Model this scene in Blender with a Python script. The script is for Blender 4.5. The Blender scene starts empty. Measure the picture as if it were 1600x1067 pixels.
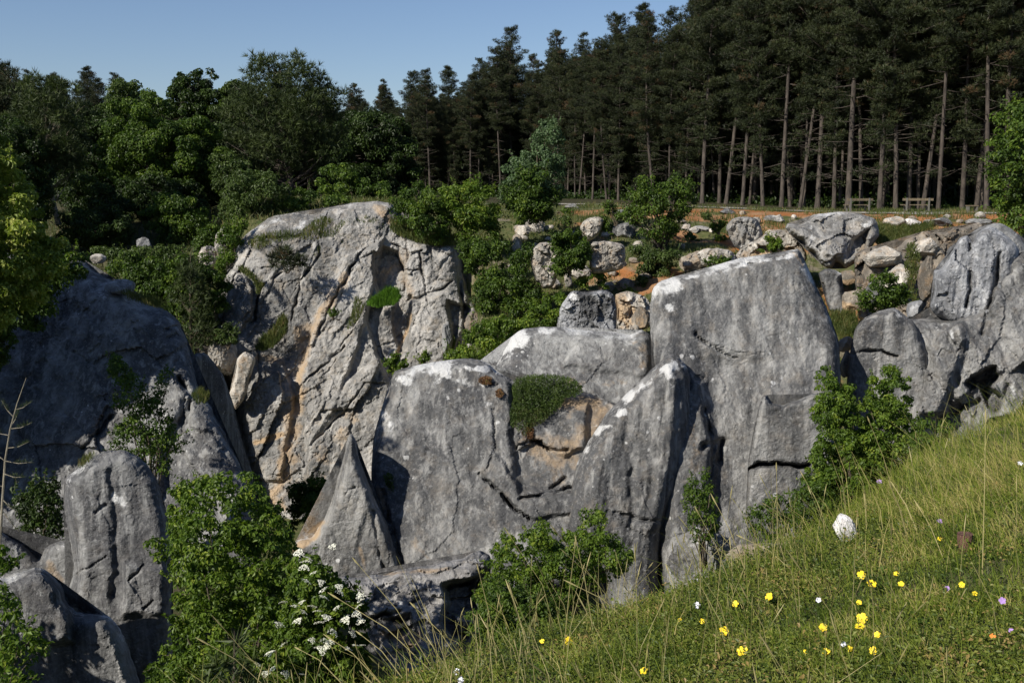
import bpy, math, random
import numpy as np
from mathutils import Vector
from mathutils.geometry import delaunay_2d_cdt
PI = math.pi
C = bpy.context.scene.collection

# ------------------------------------------------------------------ camera
F = 1600.0; PITCH = math.atan(243.5/1600.0)
cam_d = bpy.data.cameras.new('camera'); cam_d.sensor_width = 36; cam_d.lens = 36
cam_d.clip_start = 0.05; cam_d.clip_end = 6000
cam = bpy.data.objects.new('camera', cam_d); C.objects.link(cam)
cam.location = (0, 0, 0); cam.rotation_euler = (PI/2-PITCH, 0, 0)
bpy.context.scene.camera = cam
# ------------------------------------------------------------------ light
SUN = Vector((-0.66, -0.58, 0.60)).normalized()
w = bpy.data.worlds.new('World'); bpy.context.scene.world = w; w.use_nodes = True
nt = w.node_tree; nt.nodes.clear()
sky = nt.nodes.new('ShaderNodeTexSky'); sky.sky_type = 'NISHITA'; sky.sun_disc = False
sky.sun_elevation = math.asin(SUN.z); sky.sun_rotation = math.atan2(SUN.x, SUN.y)
sky.air_density = 1.0; sky.dust_density = 0.3; sky.ozone_density = 2.0
bg = nt.nodes.new('ShaderNodeBackground'); bg.inputs[1].default_value = 0.056
wo = nt.nodes.new('ShaderNodeOutputWorld')
hs = nt.nodes.new('ShaderNodeHueSaturation'); hs.inputs['Saturation'].default_value = 1.0; nt.links.new(sky.outputs[0], hs.inputs['Color']); tm = nt.nodes.new('ShaderNodeMix'); tm.data_type = 'RGBA'; tm.blend_type = 'MULTIPLY'; tm.inputs[0].default_value = 1; tm.inputs[7].default_value = (.94, .98, 1.13, 1); nt.links.new(hs.outputs[0], tm.inputs[6]); nt.links.new(tm.outputs[2], bg.inputs[0]); nt.links.new(bg.outputs[0], wo.inputs[0])
sd = bpy.data.lights.new('sun', 'SUN'); sd.energy = 4.1; sd.angle = math.radians(0.5); sd.color = (1, .94, .84)
so = bpy.data.objects.new('sun', sd); C.objects.link(so); so.rotation_euler = SUN.to_track_quat('Z', 'Y').to_euler()
vs = bpy.context.scene.view_settings
bpy.context.scene.display_settings.display_device = 'sRGB'
vs.view_transform = 'Standard'; vs.look = 'None'; vs.exposure = 0.66; vs.gamma = 1
bpy.context.scene.cycles.max_bounces = 6; bpy.context.scene.cycles.diffuse_bounces = 3
bpy.context.scene.cycles.transparent_max_bounces = 4

# ------------------------------------------------------------------ maths
cp, sp = math.cos(PITCH), math.sin(PITCH)
def ray(px, py):
    px = np.asarray(px, float); py = np.asarray(py, float)
    a = (px-800)/F; b = (533.5-py)/F
    return np.stack([a, cp+b*sp, -sp+b*cp], -1)
def unp(px, py, D):
    """the world point seen in direction (px, py) at distance D along +Y"""
    r = ray(px, py); return r*(np.asarray(D, float)/r[..., 1])[..., None]
def to_px(P):
    P = np.asarray(P, float); d = P[..., 1]*cp-P[..., 2]*sp
    return 800+F*P[..., 0]/d, 533.5-F*(P[..., 1]*sp+P[..., 2]*cp)/d
_r = np.random.RandomState(7); _perm = np.tile(_r.permutation(256), 3)
_g = _r.normal(size=(256, 3)); _g /= np.linalg.norm(_g, axis=1)[:, None]
def pnoise(P, seed=0):
    P = np.asarray(P, float)+seed*17.31; I = np.floor(P).astype(int); f = P-I; I &= 255
    u = f*f*f*(f*(f*6-15)+10); out = 0
    for i in (0, 1):
        for j in (0, 1):
            for k in (0, 1):
                h = _perm[_perm[_perm[(I[..., 0]+i) & 255]+((I[..., 1]+j) & 255)]+((I[..., 2]+k) & 255)]
                g = _g[h]; d = f-np.array([i, j, k])
                wt = (u[..., 0] if i else 1-u[..., 0])*(u[..., 1] if j else 1-u[..., 1])*(u[..., 2] if k else 1-u[..., 2])
                out = out+wt*(g*d).sum(-1)
    return out*1.6
def fbm(P, octv=4, seed=0, gain=.5):
    P = np.asarray(P, float); s = 0; a = 1; t = 0
    for o in range(octv):
        s = s+a*pnoise(P*2**o, seed+o*3); t += a; a *= gain
    return s/t
def fb2(x, y, sc, octv=4, seed=0): return fbm(np.stack([x*sc, y*sc, np.zeros_like(x)+.37], -1), octv, seed)
def ridged(P, octv=4, seed=0):
    s = 0; a = 1; t = 0
    for o in range(octv):
        s = s+a*(1-2*np.abs(pnoise(P*2**o, seed+o))); t += a; a *= .55
    return s/t
def worley(x, y, seed=0):
    i = np.floor(x).astype(int); j = np.floor(y).astype(int)
    b1 = np.full(x.shape, 9.); b2 = b1.copy(); cid = np.zeros(x.shape, int); cx = np.zeros(x.shape); cy = cx.copy()
    for di in (-1, 0, 1):
        for dj in (-1, 0, 1):
            a, b = i+di, j+dj; h = _perm[_perm[(a+seed) & 255]+(b & 255)]; h2 = _perm[h+13+(seed & 31)]
            sx = a+.08+.84*h/255.; sy = b+.08+.84*h2/255.; d = np.hypot(x-sx, y-sy)
            n = d < b1; b2 = np.where(n, b1, np.minimum(b2, d)); b1 = np.where(n, d, b1)
            cid = np.where(n, _perm[h+h2], cid); cx = np.where(n, sx, cx); cy = np.where(n, sy, cy)
    return b1, b2, cid, x-cx, y-cy
def ss(a, b, x): t = np.clip((x-a)/(b-a), 0, 1); return t*t*(3-2*t)
def inpoly(poly, x, y):
    c = np.zeros(x.shape, bool); n = len(poly)
    for i in range(n):
        x0, y0 = poly[i]; x1, y1 = poly[i-1]
        if y0 == y1: continue
        c ^= ((y0 > y) != (y1 > y)) & (x < (x1-x0)*(y-y0)/(y1-y0)+x0)
    return c
def segdist(pts, x, y, closed=False):
    d = np.full(x.shape, 1e9); n = len(pts)
    for i in range(n if closed else n-1):
        x0, y0 = pts[i]; x1, y1 = pts[(i+1) % n]; dx, dy = x1-x0, y1-y0; L = dx*dx+dy*dy+1e-9
        t = np.clip(((x-x0)*dx+(y-y0)*dy)/L, 0, 1)
        d = np.minimum(d, np.hypot(x-x0-t*dx, y-y0-t*dy))
    return d

# ------------------------------------------------------------------ mesh helpers
def mesh_np(name, V, faces_list, mats, rnd=None, mask=None, smooth=False, matidx=None):
    """V (n,3); faces_list = list of (m,k) index arrays"""
    me = bpy.data.meshes.new(name); V = np.ascontiguousarray(V, np.float32)
    me.vertices.add(len(V)); me.vertices.foreach_set('co', V.ravel())
    loops = np.concatenate([f.ravel() for f in faces_list]).astype(np.int32)
    sizes = np.concatenate([np.full(len(f), f.shape[1]) for f in faces_list])
    starts = np.concatenate([[0], np.cumsum(sizes)[:-1]]).astype(np.int32)
    me.loops.add(len(loops)); me.loops.foreach_set('vertex_index', loops)
    me.polygons.add(len(sizes)); me.polygons.foreach_set('loop_start', starts)
    try: me.polygons.foreach_set('loop_total', sizes.astype(np.int32))
    except Exception: pass
    if matidx is not None: me.polygons.foreach_set('material_index', np.asarray(matidx, np.int32))
    me.update(calc_edges=True)
    me.polygons.foreach_set('use_smooth', np.full(len(sizes), bool(smooth)))
    for m in (mats if isinstance(mats, (list, tuple)) else [mats]): me.materials.append(m)
    if rnd is not None:
        a = me.attributes.new('rnd', 'FLOAT', 'POINT'); a.data.foreach_set('value', np.asarray(rnd, np.float32))
    if mask is not None:
        a = me.attributes.new('mask', 'FLOAT_COLOR', 'POINT'); a.data.foreach_set('color', np.asarray(mask, np.float32).ravel())
    me.update(); return me
def obj(name, me, parent=None, loc=None):
    o = bpy.data.objects.new(name, me); C.objects.link(o)
    if loc is not None: o.location = loc
    if parent: o.parent = parent
    return o
def tag(o, label=None, cat=None, group=None, kind=None):
    if label: o['label'] = label
    if cat: o['category'] = cat
    if group: o['group'] = group
    if kind: o['kind'] = kind
    return o
def empty(name, loc, label=None, cat=None, group=None):
    o = bpy.data.objects.new(name, None); C.objects.link(o); o.location = loc; o.empty_display_size = .3
    return tag(o, label, cat, group)
class MB:
    def __init__(s): s.V = []; s.F = {}; s.n = 0; s.R = []
    def add(s, V, *Fs, rnd=0.5):
        V = np.asarray(V, float).reshape(-1, 3); s.V.append(V)
        s.R.append(np.broadcast_to(np.asarray(rnd, float), (len(V),)))
        for f in Fs:
            f = np.asarray(f); s.F.setdefault(f.shape[1], []).append(f+s.n)
        s.n += len(V)
    def tube(s, pts, rad, k=6, rnd=.5):
        pts = np.asarray(pts, float); n = len(pts); rad = np.broadcast_to(np.asarray(rad, float), (n,))
        t = np.gradient(pts, axis=0); t /= np.linalg.norm(t, axis=1)[:, None]+1e-9
        ref = np.where(np.abs(t[:, 2:3]) > .9, np.array([[1., 0, 0]]), np.array([[0, 0, 1.]]))
        u = np.cross(t, ref); u /= np.linalg.norm(u, axis=1)[:, None]+1e-9; v = np.cross(t, u)
        a = np.arange(k)*2*PI/k
        V = pts[:, None]+rad[:, None, None]*(np.cos(a)[None, :, None]*u[:, None]+np.sin(a)[None, :, None]*v[:, None])
        i = np.arange(n-1)[:, None]*k; j = np.arange(k)[None]; j2 = (j+1) % k
        Q = np.stack([i+j, i+j2, i+k+j2, i+k+j], -1).reshape(-1, 4)
        s.add(V.reshape(-1, 3), Q, rnd=rnd)
        if k == 4: s.F.setdefault(4, []).append(np.array([[3, 2, 1, 0]])+s.n-n*k); s.F[4].append(np.array([[0, 1, 2, 3]])+s.n-k)
    def box(s, c, d, R=None, rnd=.5):
        c = np.asarray(c, float); d = np.asarray(d, float)/2
        V = np.array([[x, y, z] for x in (-1, 1) for y in (-1, 1) for z in (-1, 1)])*d
        if R is not None: V = V@np.asarray(R).T
        s.add(V+c, [[0, 1, 3, 2], [4, 6, 7, 5], [0, 4, 5, 1], [2, 3, 7, 6], [0, 2, 6, 4], [1, 5, 7, 3]], rnd=rnd)
    def leaves(s, P, N, A, L, W, rnd, fold=.25):
        """diamond leaves bent along their length; N normal, A axis"""
        A = A-(A*N).sum(1)[:, None]*N; A /= np.linalg.norm(A, axis=1)[:, None]+1e-9; B = np.cross(N, A)
        L = np.broadcast_to(np.asarray(L, float), (len(P),))[:, None]; W = np.broadcast_to(np.asarray(W, float), (len(P),))[:, None]
        V = np.stack([P-A*L*.5, P+B*W*.5-A*L*.05+N*L*.06, P+A*L*.5-N*L*fold, P-B*W*.5-A*L*.05+N*L*.06], 1)
        q = np.arange(len(P))[:, None]*4
        s.add(V.reshape(-1, 3), np.concatenate([q+np.array([[0, 1, 2]]), q+np.array([[0, 2, 3]])]), rnd=np.repeat(rnd, 4))
    def spikes(s, P, D, L, W, rnd):
        """thin triangles from P along D"""
        D = D/(np.linalg.norm(D, axis=1)[:, None]+1e-9); r = rng.normal(size=D.shape); B = np.cross(D, r); B /= np.linalg.norm(B, axis=1)[:, None]+1e-9
        L = np.broadcast_to(np.asarray(L, float), (len(P),))[:, None]; W = np.broadcast_to(np.asarray(W, float), (len(P),))[:, None]
        V = np.stack([P-B*W*.5, P+B*W*.5, P+D*L], 1)
        s.add(V.reshape(-1, 3), np.arange(len(P)*3).reshape(-1, 3), rnd=np.repeat(rnd, 3))
    def blades(s, P, H, lean, W, rnd):
        """grass blades: base P, height H, lean vector (n,3) tip offset, width W"""
        n = len(P); a = rng.uniform(0, 2*PI, n); B = np.stack([np.cos(a), np.sin(a)*.4, np.zeros(n)], 1)*np.broadcast_to(W, (n,))[:, None]*.5
        up = np.array([[0, 0, 1.]]); H = np.broadcast_to(H, (n,))[:, None]
        M = P+up*H*.55+lean*.3; T = P+up*H*.93+lean
        V = np.stack([P-B, P+B, M-B*.8, M+B*.8, T], 1); q = np.arange(n)[:, None]*5
        s.add(V.reshape(-1, 3), np.concatenate([q+np.array([[0, 1, 3]]), q+np.array([[0, 3, 2]]), q+np.array([[2, 3, 4]])]), rnd=np.repeat(rnd, 5))
    def build(s, name, mat, parent=None, loc=None, org=None, smooth=False):
        V = np.concatenate(s.V)
        if org is not None: V = V-np.asarray(org)
        me = mesh_np(name, V, [np.concatenate(f) for f in s.F.values()], mat, rnd=np.concatenate(s.R), smooth=smooth)
        return obj(name, me, parent, loc)
rng = np.random.RandomState(11)
def rdir(n): d = rng.normal(size=(n, 3)); return d/np.linalg.norm(d, axis=1)[:, None]

# ------------------------------------------------------------------ materials
def mat_new(name):
    m = bpy.data.materials.new(name); m.use_nodes = True; t = m.node_tree; b = t.nodes['Principled BSDF']
    b.inputs['Roughness'].default_value = .85; b.inputs['Specular IOR Level'].default_value = .25
    return m, t, b
class NT:
    def __init__(s, t): s.t = t
    def n(s, ty, **k):
        x = s.t.nodes.new(ty)
        for a, b in k.items(): setattr(x, a, b)
        return x
    def l(s, a, b): s.t.links.new(a, b)
    def pos(s): return s.n('ShaderNodeNewGeometry').outputs['Position']
    def vec(s, sc, src=None):
        m = s.n('ShaderNodeVectorMath', operation='MULTIPLY'); s.l(src or s.pos(), m.inputs[0]); m.inputs[1].default_value = sc; return m.outputs[0]
    def noise(s, scale, detail=4, rough=.55, vec=None, dist=0):
        x = s.n('ShaderNodeTexNoise'); x.inputs['Scale'].default_value = scale; x.inputs['Detail'].default_value = detail
        x.inputs['Roughness'].default_value = rough; x.inputs['Distortion'].default_value = dist; s.l(vec or s.pos(), x.inputs['Vector']); return x.outputs['Fac']
    def rng(s, v, a, b, c=0, d=1):
        x = s.n('ShaderNodeMapRange'); s.l(v, x.inputs[0]); x.inputs[1].default_value = a; x.inputs[2].default_value = b
        x.inputs[3].default_value = c; x.inputs[4].default_value = d; return x.outputs[0]
    def math(s, op, a, b=None):
        x = s.n('ShaderNodeMath', operation=op)
        for i, v in enumerate((a, b)):
            if v is None: continue
            if isinstance(v, (int, float)): x.inputs[i].default_value = v
            else: s.l(v, x.inputs[i])
        return x.outputs[0]
    def mix(s, f, a, b, ty='MIX'):
        x = s.n('ShaderNodeMix', data_type='RGBA', blend_type=ty)
        for i, v in ((0, f), (6, a), (7, b)):
            if isinstance(v, (int, float)): x.inputs[i].default_value = v
            elif isinstance(v, tuple): x.inputs[i].default_value = (*v, 1)
            else: s.l(v, x.inputs[i])
        return x.outputs[2]
    def mask(s, name='mask'):
        a = s.n('ShaderNodeAttribute', attribute_name=name); sp_ = s.n('ShaderNodeSeparateColor'); s.l(a.outputs['Color'], sp_.inputs[0]); return sp_.outputs
    def bump(s, h, dist, strength=1, nrm=None):
        x = s.n('ShaderNodeBump'); x.inputs['Distance'].default_value = dist; x.inputs['Strength'].default_value = strength; s.l(h, x.inputs['Height'])
        if nrm: s.l(nrm, x.inputs['Normal'])
        return x.outputs[0]

def rock_mat(name, dark=(.088, .089, .092), light=(.30, .296, .284), warm=(.30, .25, .19), warmth=.25, s=1.0, spots=1.0, liche=1.0):
    """s: 1 for rock seen from some 20 m, smaller = coarser pattern"""
    m, t, b = mat_new(name); N = NT(t); p = N.pos()
    n0 = N.noise(.42*s, 3, .5, N.vec((1, 1, .55), p), .2); n1 = N.noise(.9*s, 8, .62, p, .3); n2 = N.noise(1.7*s, 6, .65, N.vec((1, 1, .16), p), .4)
    col = N.mix(N.rng(N.math('ADD', N.math('MULTIPLY', n0, 1.3), n1), 1.02, 1.34), dark, light)
    col = N.mix(N.math('MULTIPLY', N.rng(n2, .44, .60), .8), col, tuple(c*.72 for c in dark))
    n5 = N.noise(2.6*s, 5, .6, N.vec((1.15, 1.15, .2), p), .5)
    col = N.mix(N.math('MULTIPLY', N.rng(n5, .53, .66), .55), col, tuple(c*1.45 for c in light))
    n3 = N.noise(3.2*s, 9, .7, p); col = N.mix(N.math('MULTIPLY', N.rng(n3, .5, .66), warmth), col, warm)
    n4 = N.noise(9*s, 6, .8, p); col = N.mix(N.rng(n4, .52, .66, .0, .5), col, tuple(c*1.35 for c in light), 'MIX')
    n6 = N.noise(6.3*s, 7, .8, N.vec((1, 1, .6), p)); col = N.mix(N.rng(n6, .53, .66, 0, .6), col, tuple(c*.6 for c in dark))
    M = N.mask(); R, G, B = M[0], M[1], M[2]
    col = N.mix(N.math('MULTIPLY', N.rng(N.math('ADD', G, N.math('MULTIPLY', n3, .9)), .75, 1.15), .85), col, (.42, .30, .18))
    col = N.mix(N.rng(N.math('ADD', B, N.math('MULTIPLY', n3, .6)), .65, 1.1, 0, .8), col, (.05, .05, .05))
    # round white lichen patches
    v = N.n('ShaderNodeTexVoronoi'); v.inputs['Scale'].default_value = 4.2*s; v.inputs['Randomness'].default_value = 1
    wv = N.n('ShaderNodeVectorMath', operation='ADD'); N.l(p, wv.inputs[0])
    nv = N.n('ShaderNodeTexNoise'); nv.inputs['Scale'].default_value = 9*s; N.l(p, nv.inputs['Vector'])
    sc_ = N.n('ShaderNodeVectorMath', operation='SCALE'); N.l(nv.outputs['Color'], sc_.inputs[0]); sc_.inputs['Scale'].default_value = .10/s; N.l(sc_.outputs[0], wv.inputs[1])
    N.l(wv.outputs[0], v.inputs['Vector'])
    cr = N.n('ShaderNodeSeparateColor'); N.l(v.outputs['Color'], cr.inputs[0])
    rad = N.math('MULTIPLY', N.rng(cr.outputs[0], .45, 1, 0, .30), N.rng(N.noise(.7*s, 2, .5, p), .42, .62, 0.12, spots))
    sp_ = N.rng(N.math('SUBTRACT', rad, v.outputs['Distance']), 0, .06)
    ln1 = N.rng(N.noise(2.6*s, 8, .75, p), .34, .66); ln2 = N.rng(N.noise(11*s, 6, .75, p), .35, .65)
    lf = N.rng(N.math('ADD', N.math('MULTIPLY', R, .98*liche), N.math('ADD', N.math('MULTIPLY', ln1, .42), N.math('MULTIPLY', ln2, .4))), .98, 1.34)
    col = N.mix(N.math('MAXIMUM', N.math('MULTIPLY', sp_, .6), N.math('MULTIPLY', lf, .85)), col, (.62, .62, .61))
    N.l(col, b.inputs['Base Color']); b.inputs['Roughness'].default_value = .92; b.inputs['Specular IOR Level'].default_value = .15
    h1 = N.noise(7*s, 12, .72, p); h2 = N.noise(2.2*s, 8, .6, N.vec((1, 1, .35), p))
    v2 = N.n('ShaderNodeTexVoronoi', feature='DISTANCE_TO_EDGE'); v2.inputs['Scale'].default_value = 1.1*s
    dv = N.n('ShaderNodeVectorMath', operation='ADD'); N.l(p, dv.inputs[0]); N.l(nv.outputs['Color'], dv.inputs[1]); N.l(dv.outputs[0], v2.inputs['Vector'])
    crack = N.rng(v2.outputs['Distance'], 0, .03)
    hh = N.math('ADD', N.math('ADD', h1, N.math('MULTIPLY', h2, .7)), N.math('MULTIPLY', crack, .02))
    hh = N.math('ADD', hh, N.math('MULTIPLY', N.noise(19*s, 4, .7, p), .22))
    N.l(N.bump(hh, .15/s, .62), b.inputs['Normal'])
    return m

def leaf_mat(name, c1, c2, c3=None, trans=.35, rough=.5):
    m, t, b = mat_new(name); N = NT(t); a = N.n('ShaderNodeAttribute', attribute_name='rnd')
    cr = N.n('ShaderNodeValToRGB'); N.l(a.outputs['Fac'], cr.inputs[0]); e = cr.color_ramp.elements
    e[0].position = .1; e[0].color = (*c1, 1); e[1].position = .8 if c3 else 1; e[1].color = (*c2, 1)
    if c3: x = e.new(.97); x.color = (*c3, 1)
    N.l(cr.outputs[0], b.inputs['Base Color']); b.inputs['Roughness'].default_value = rough; b.inputs['Specular IOR Level'].default_value = .3
    if trans:
        tr = N.n('ShaderNodeBsdfTranslucent'); mx = N.n('ShaderNodeMixShader'); mx.inputs[0].default_value = trans
        cc = N.mix(1.0, cr.outputs[0], (1.0, 1.15, .45), 'MULTIPLY'); N.l(cc, tr.inputs[0])
        N.l(b.outputs[0], mx.inputs[1]); N.l(tr.outputs[0], mx.inputs[2]); N.l(mx.outputs[0], t.nodes['Material Output'].inputs[0])
    return m
def bark_mat(name, c1, c2, s=6):
    m, t, b = mat_new(name); N = NT(t); p = N.pos()
    n = N.noise(s, 6, .7, N.vec((1, 1, .3), p)); N.l(N.mix(N.rng(n, .35, .65), c1, c2), b.inputs['Base Color'])
    N.l(N.bump(n, .05, .8), b.inputs['Normal']); return m
def flat_mat(name, c, rough=.6, var=.15, s=20):
    m, t, b = mat_new(name); N = NT(t); n = N.noise(s, 4)
    N.l(N.mix(N.rng(n, .3, .7), tuple(x*(1-var) for x in c), tuple(x*(1+var) for x in c)), b.inputs['Base Color']); b.inputs['Roughness'].default_value = rough; return m

MR = rock_mat('limestone', s=1.0)
MRdk = rock_mat('limestone_weathered', dark=(.095, .095, .098), light=(.28, .28, .272), warmth=.12, s=1.6)
MRcl = rock_mat('limestone_cliff', dark=(.145, .144, .14), light=(.375, .362, .34), warm=(.43, .34, .23), warmth=.3, s=.62, spots=.3)
MRbl = rock_mat('limestone_bluish', dark=(.20, .205, .215), light=(.43, .435, .44), warm=(.33, .29, .24), warmth=.18, s=.9, spots=.6)
MRpale = rock_mat('limestone_rubble', dark=(.23, .215, .19), light=(.52, .485, .43), warm=(.42, .27, .14), warmth=.5, s=.9, spots=.2)
MRbrown = rock_mat('limestone_brown', dark=(.14, .125, .105), light=(.31, .27, .22), warm=(.36, .23, .12), warmth=.5, s=.8, spots=.15, liche=.6)
MRwhite = rock_mat('limestone_white', dark=(.40, .38, .37), light=(.70, .68, .66), warm=(.5, .42, .36), warmth=.2, s=4)
L_pine = leaf_mat('pine_needles', (.011, .017, .006), (.042, .053, .017), (.085, .055, .025), .12, .6)
L_pine2 = leaf_mat('young_pine_needles', (.022, .036, .010), (.075, .10, .028), None, .2, .6)
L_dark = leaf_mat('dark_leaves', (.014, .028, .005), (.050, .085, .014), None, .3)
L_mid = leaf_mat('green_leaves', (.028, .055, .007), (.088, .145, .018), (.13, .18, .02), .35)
L_bright = leaf_mat('bright_leaves', (.045, .085, .009), (.13, .20, .022), (.22, .27, .035), .4)
L_near = leaf_mat('yellow_green_leaves', (.10, .14, .018), (.25, .31, .05), (.40, .40, .11), .4)  # bright yellow-green leaf colour of the near tree
L_olive = leaf_mat('olive_leaves', (.035, .06, .012), (.09, .13, .03), None, .3)
L_silver = leaf_mat('silvery_leaves', (.05, .09, .035), (.13, .19, .085), None, .35)
L_grass = leaf_mat('grass_blades', (.065, .105, .014), (.23, .28, .038), (.46, .39, .15), .35)
L_dry = leaf_mat('dry_stalks', (.20, .19, .07), (.42, .36, .17), None, .25)
L_tuft = leaf_mat('tuft_blades', (.05, .075, .018), (.13, .14, .04), (.20, .15, .07), .3)
L_brt = leaf_mat('lush_blades', (.05, .12, .01), (.12, .24, .02), None, .35)
L_red = leaf_mat('reddish_sedum', (.12, .06, .03), (.22, .12, .05), (.10, .13, .03), .2)
M_bark = bark_mat('pine_bark', (.024, .02, .017), (.095, .078, .064), 5)
M_stem = bark_mat('shrub_stem', (.06, .05, .035), (.15, .12, .085), 20)
M_dead = bark_mat('dead_wood', (.18, .16, .12), (.34, .30, .22), 20)
# ------------------------------------------------------------------ terrain
SIL = [(-400, 1240), (300, 1150), (500, 1150), (600, 1118), (700, 1078), (800, 1030), (900, 1000), (1000, 972), (1100, 938), (1200, 894), (1330, 824), (1400, 768), (1440, 736), (1500, 700), (1600, 660), (1900, 590), (2600, 500)]
_sx, _sd = [], []
for _x, _y in SIL:
    r = ray(_x, _y); t_ = -1.4/(r[2]-.2*r[0]+.16*r[1]); _sx.append(_x); _sd.append(min(max(t_*r[1], 3.5), 16) if t_ > 0 else 16)
DG = np.array([0, 28, 30, 32, 34, 36, 38, 40, 42, 44, 46, 48, 50, 52, 54, 56, 58, 60, 62, 66, 75, 100, 200, 1500.])
def prof(pts): return np.interp(DG, [p[0] for p in pts], [p[1] for p in pts])
ZX = np.array([-300, 100, 330, 375, 560, 690, 760, 900, 1050, 1300, 1600, 2200.])
zA = [(43, -15), (45.5, -8.4), (48, -6.8), (52, -5.2), (58, -3.6), (66, -2), (80, -1.4), (200, -1.5)]
zB = [(49.5, -15), (52.4, -1.9), (60, -1.0), (75, -.9), (200, -1)]
zB2 = [(48, -15), (50.5, -3.6), (54, -2.2), (60, -1.2), (75, -1), (200, -1)]
zC = [(31, -15), (35, -11), (38, -8.6), (42, -6.5), (50, -3.6), (57, -2.0), (63, -1.25), (75, -1.2), (200, -1)]
zD = [(28, -15), (34, -8), (40, -5.4), (50, -3.3), (56, -2.1), (60, -1.45), (66, -1.35), (200, -1)]
zE = [(28, -15), (34, -8), (40, -5.4), (50, -3.4), (56, -2.2), (58.5, -1.65), (62, -1.6), (200, -1.3)]
ZT = np.array([prof(z) for z in (zA, zA, zA, zB, zB, zB2, zC, zC, zD, zE, zE, zE)])
def terr(x, y):
    x = np.asarray(x, float); y = np.asarray(y, float)
    ye = np.maximum(y, .05); px = 800+F*x/ye
    z0 = -1.4+.2*np.clip(x, -12, 14)-.16*np.clip(y, -8, 40)
    De = np.interp(px, _sx, _sd); s = np.where(y > 0, y-De, -1.)
    near = z0-np.where(s > 0, np.minimum(s*s*.35, .35)+np.maximum(s-1, 0)*.95, 0)+.05*fb2(x, y, 1.2, 3, 5)+.02*fb2(x, y, 5, 2, 6)
    r = np.clip(np.hypot(x, y)*.0+y, 0, 1499); pxc = np.clip(px, -300, 2200)
    i = np.clip(np.searchsorted(DG, r, side='right')-1, 0, len(DG)-2); fd = (r-DG[i])/(DG[i+1]-DG[i])
    j = np.clip(np.searchsorted(ZX, pxc, side='right')-1, 0, len(ZX)-2); fx = ss(0, 1, (pxc-ZX[j])/(ZX[j+1]-ZX[j]))
    far = (ZT[j, i]*(1-fd)+ZT[j, i+1]*fd)*(1-fx)+(ZT[j+1, i]*(1-fd)+ZT[j+1, i+1]*fd)*fx
    slope = ss(28, 34, r)*(1-ss(56, 62, r))
    far = far+slope*(.45*fb2(x, y, .22, 4, 9)+.22*fb2(x, y, .9, 3, 10))+.06*fb2(x, y, .3, 3, 11)
    side = np.maximum(ss(26, 34, -x)*ss(1, 12, y+x*.0+6), ss(30, 38, x)*ss(14, 24, y)); far = np.maximum(far, -15+13.5*side)
    far = np.where(y < 1, -15, far)
    return np.maximum(np.maximum(near, far), -15+.3*fb2(x, y, .3, 3, 12))
def march(px, py, d0=2.5, d1=110):
    Ds = np.exp(np.linspace(math.log(d0), math.log(d1), 700)); P = unp(px, py, Ds)
    hit = np.nonzero(terr(P[:, 0], P[:, 1]) >= P[:, 2])[0]
    return P[hit[0]] if len(hit) else P[-1]
def onground(px, D):
    x = (px-800)/F*D*(cp+.0)*1.0
    for _ in range(3):
        z = float(terr(x, D)); x = (px-800)/F*(D*cp-z*sp)
    return np.array([x, D, float(terr(x, D))])

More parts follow.
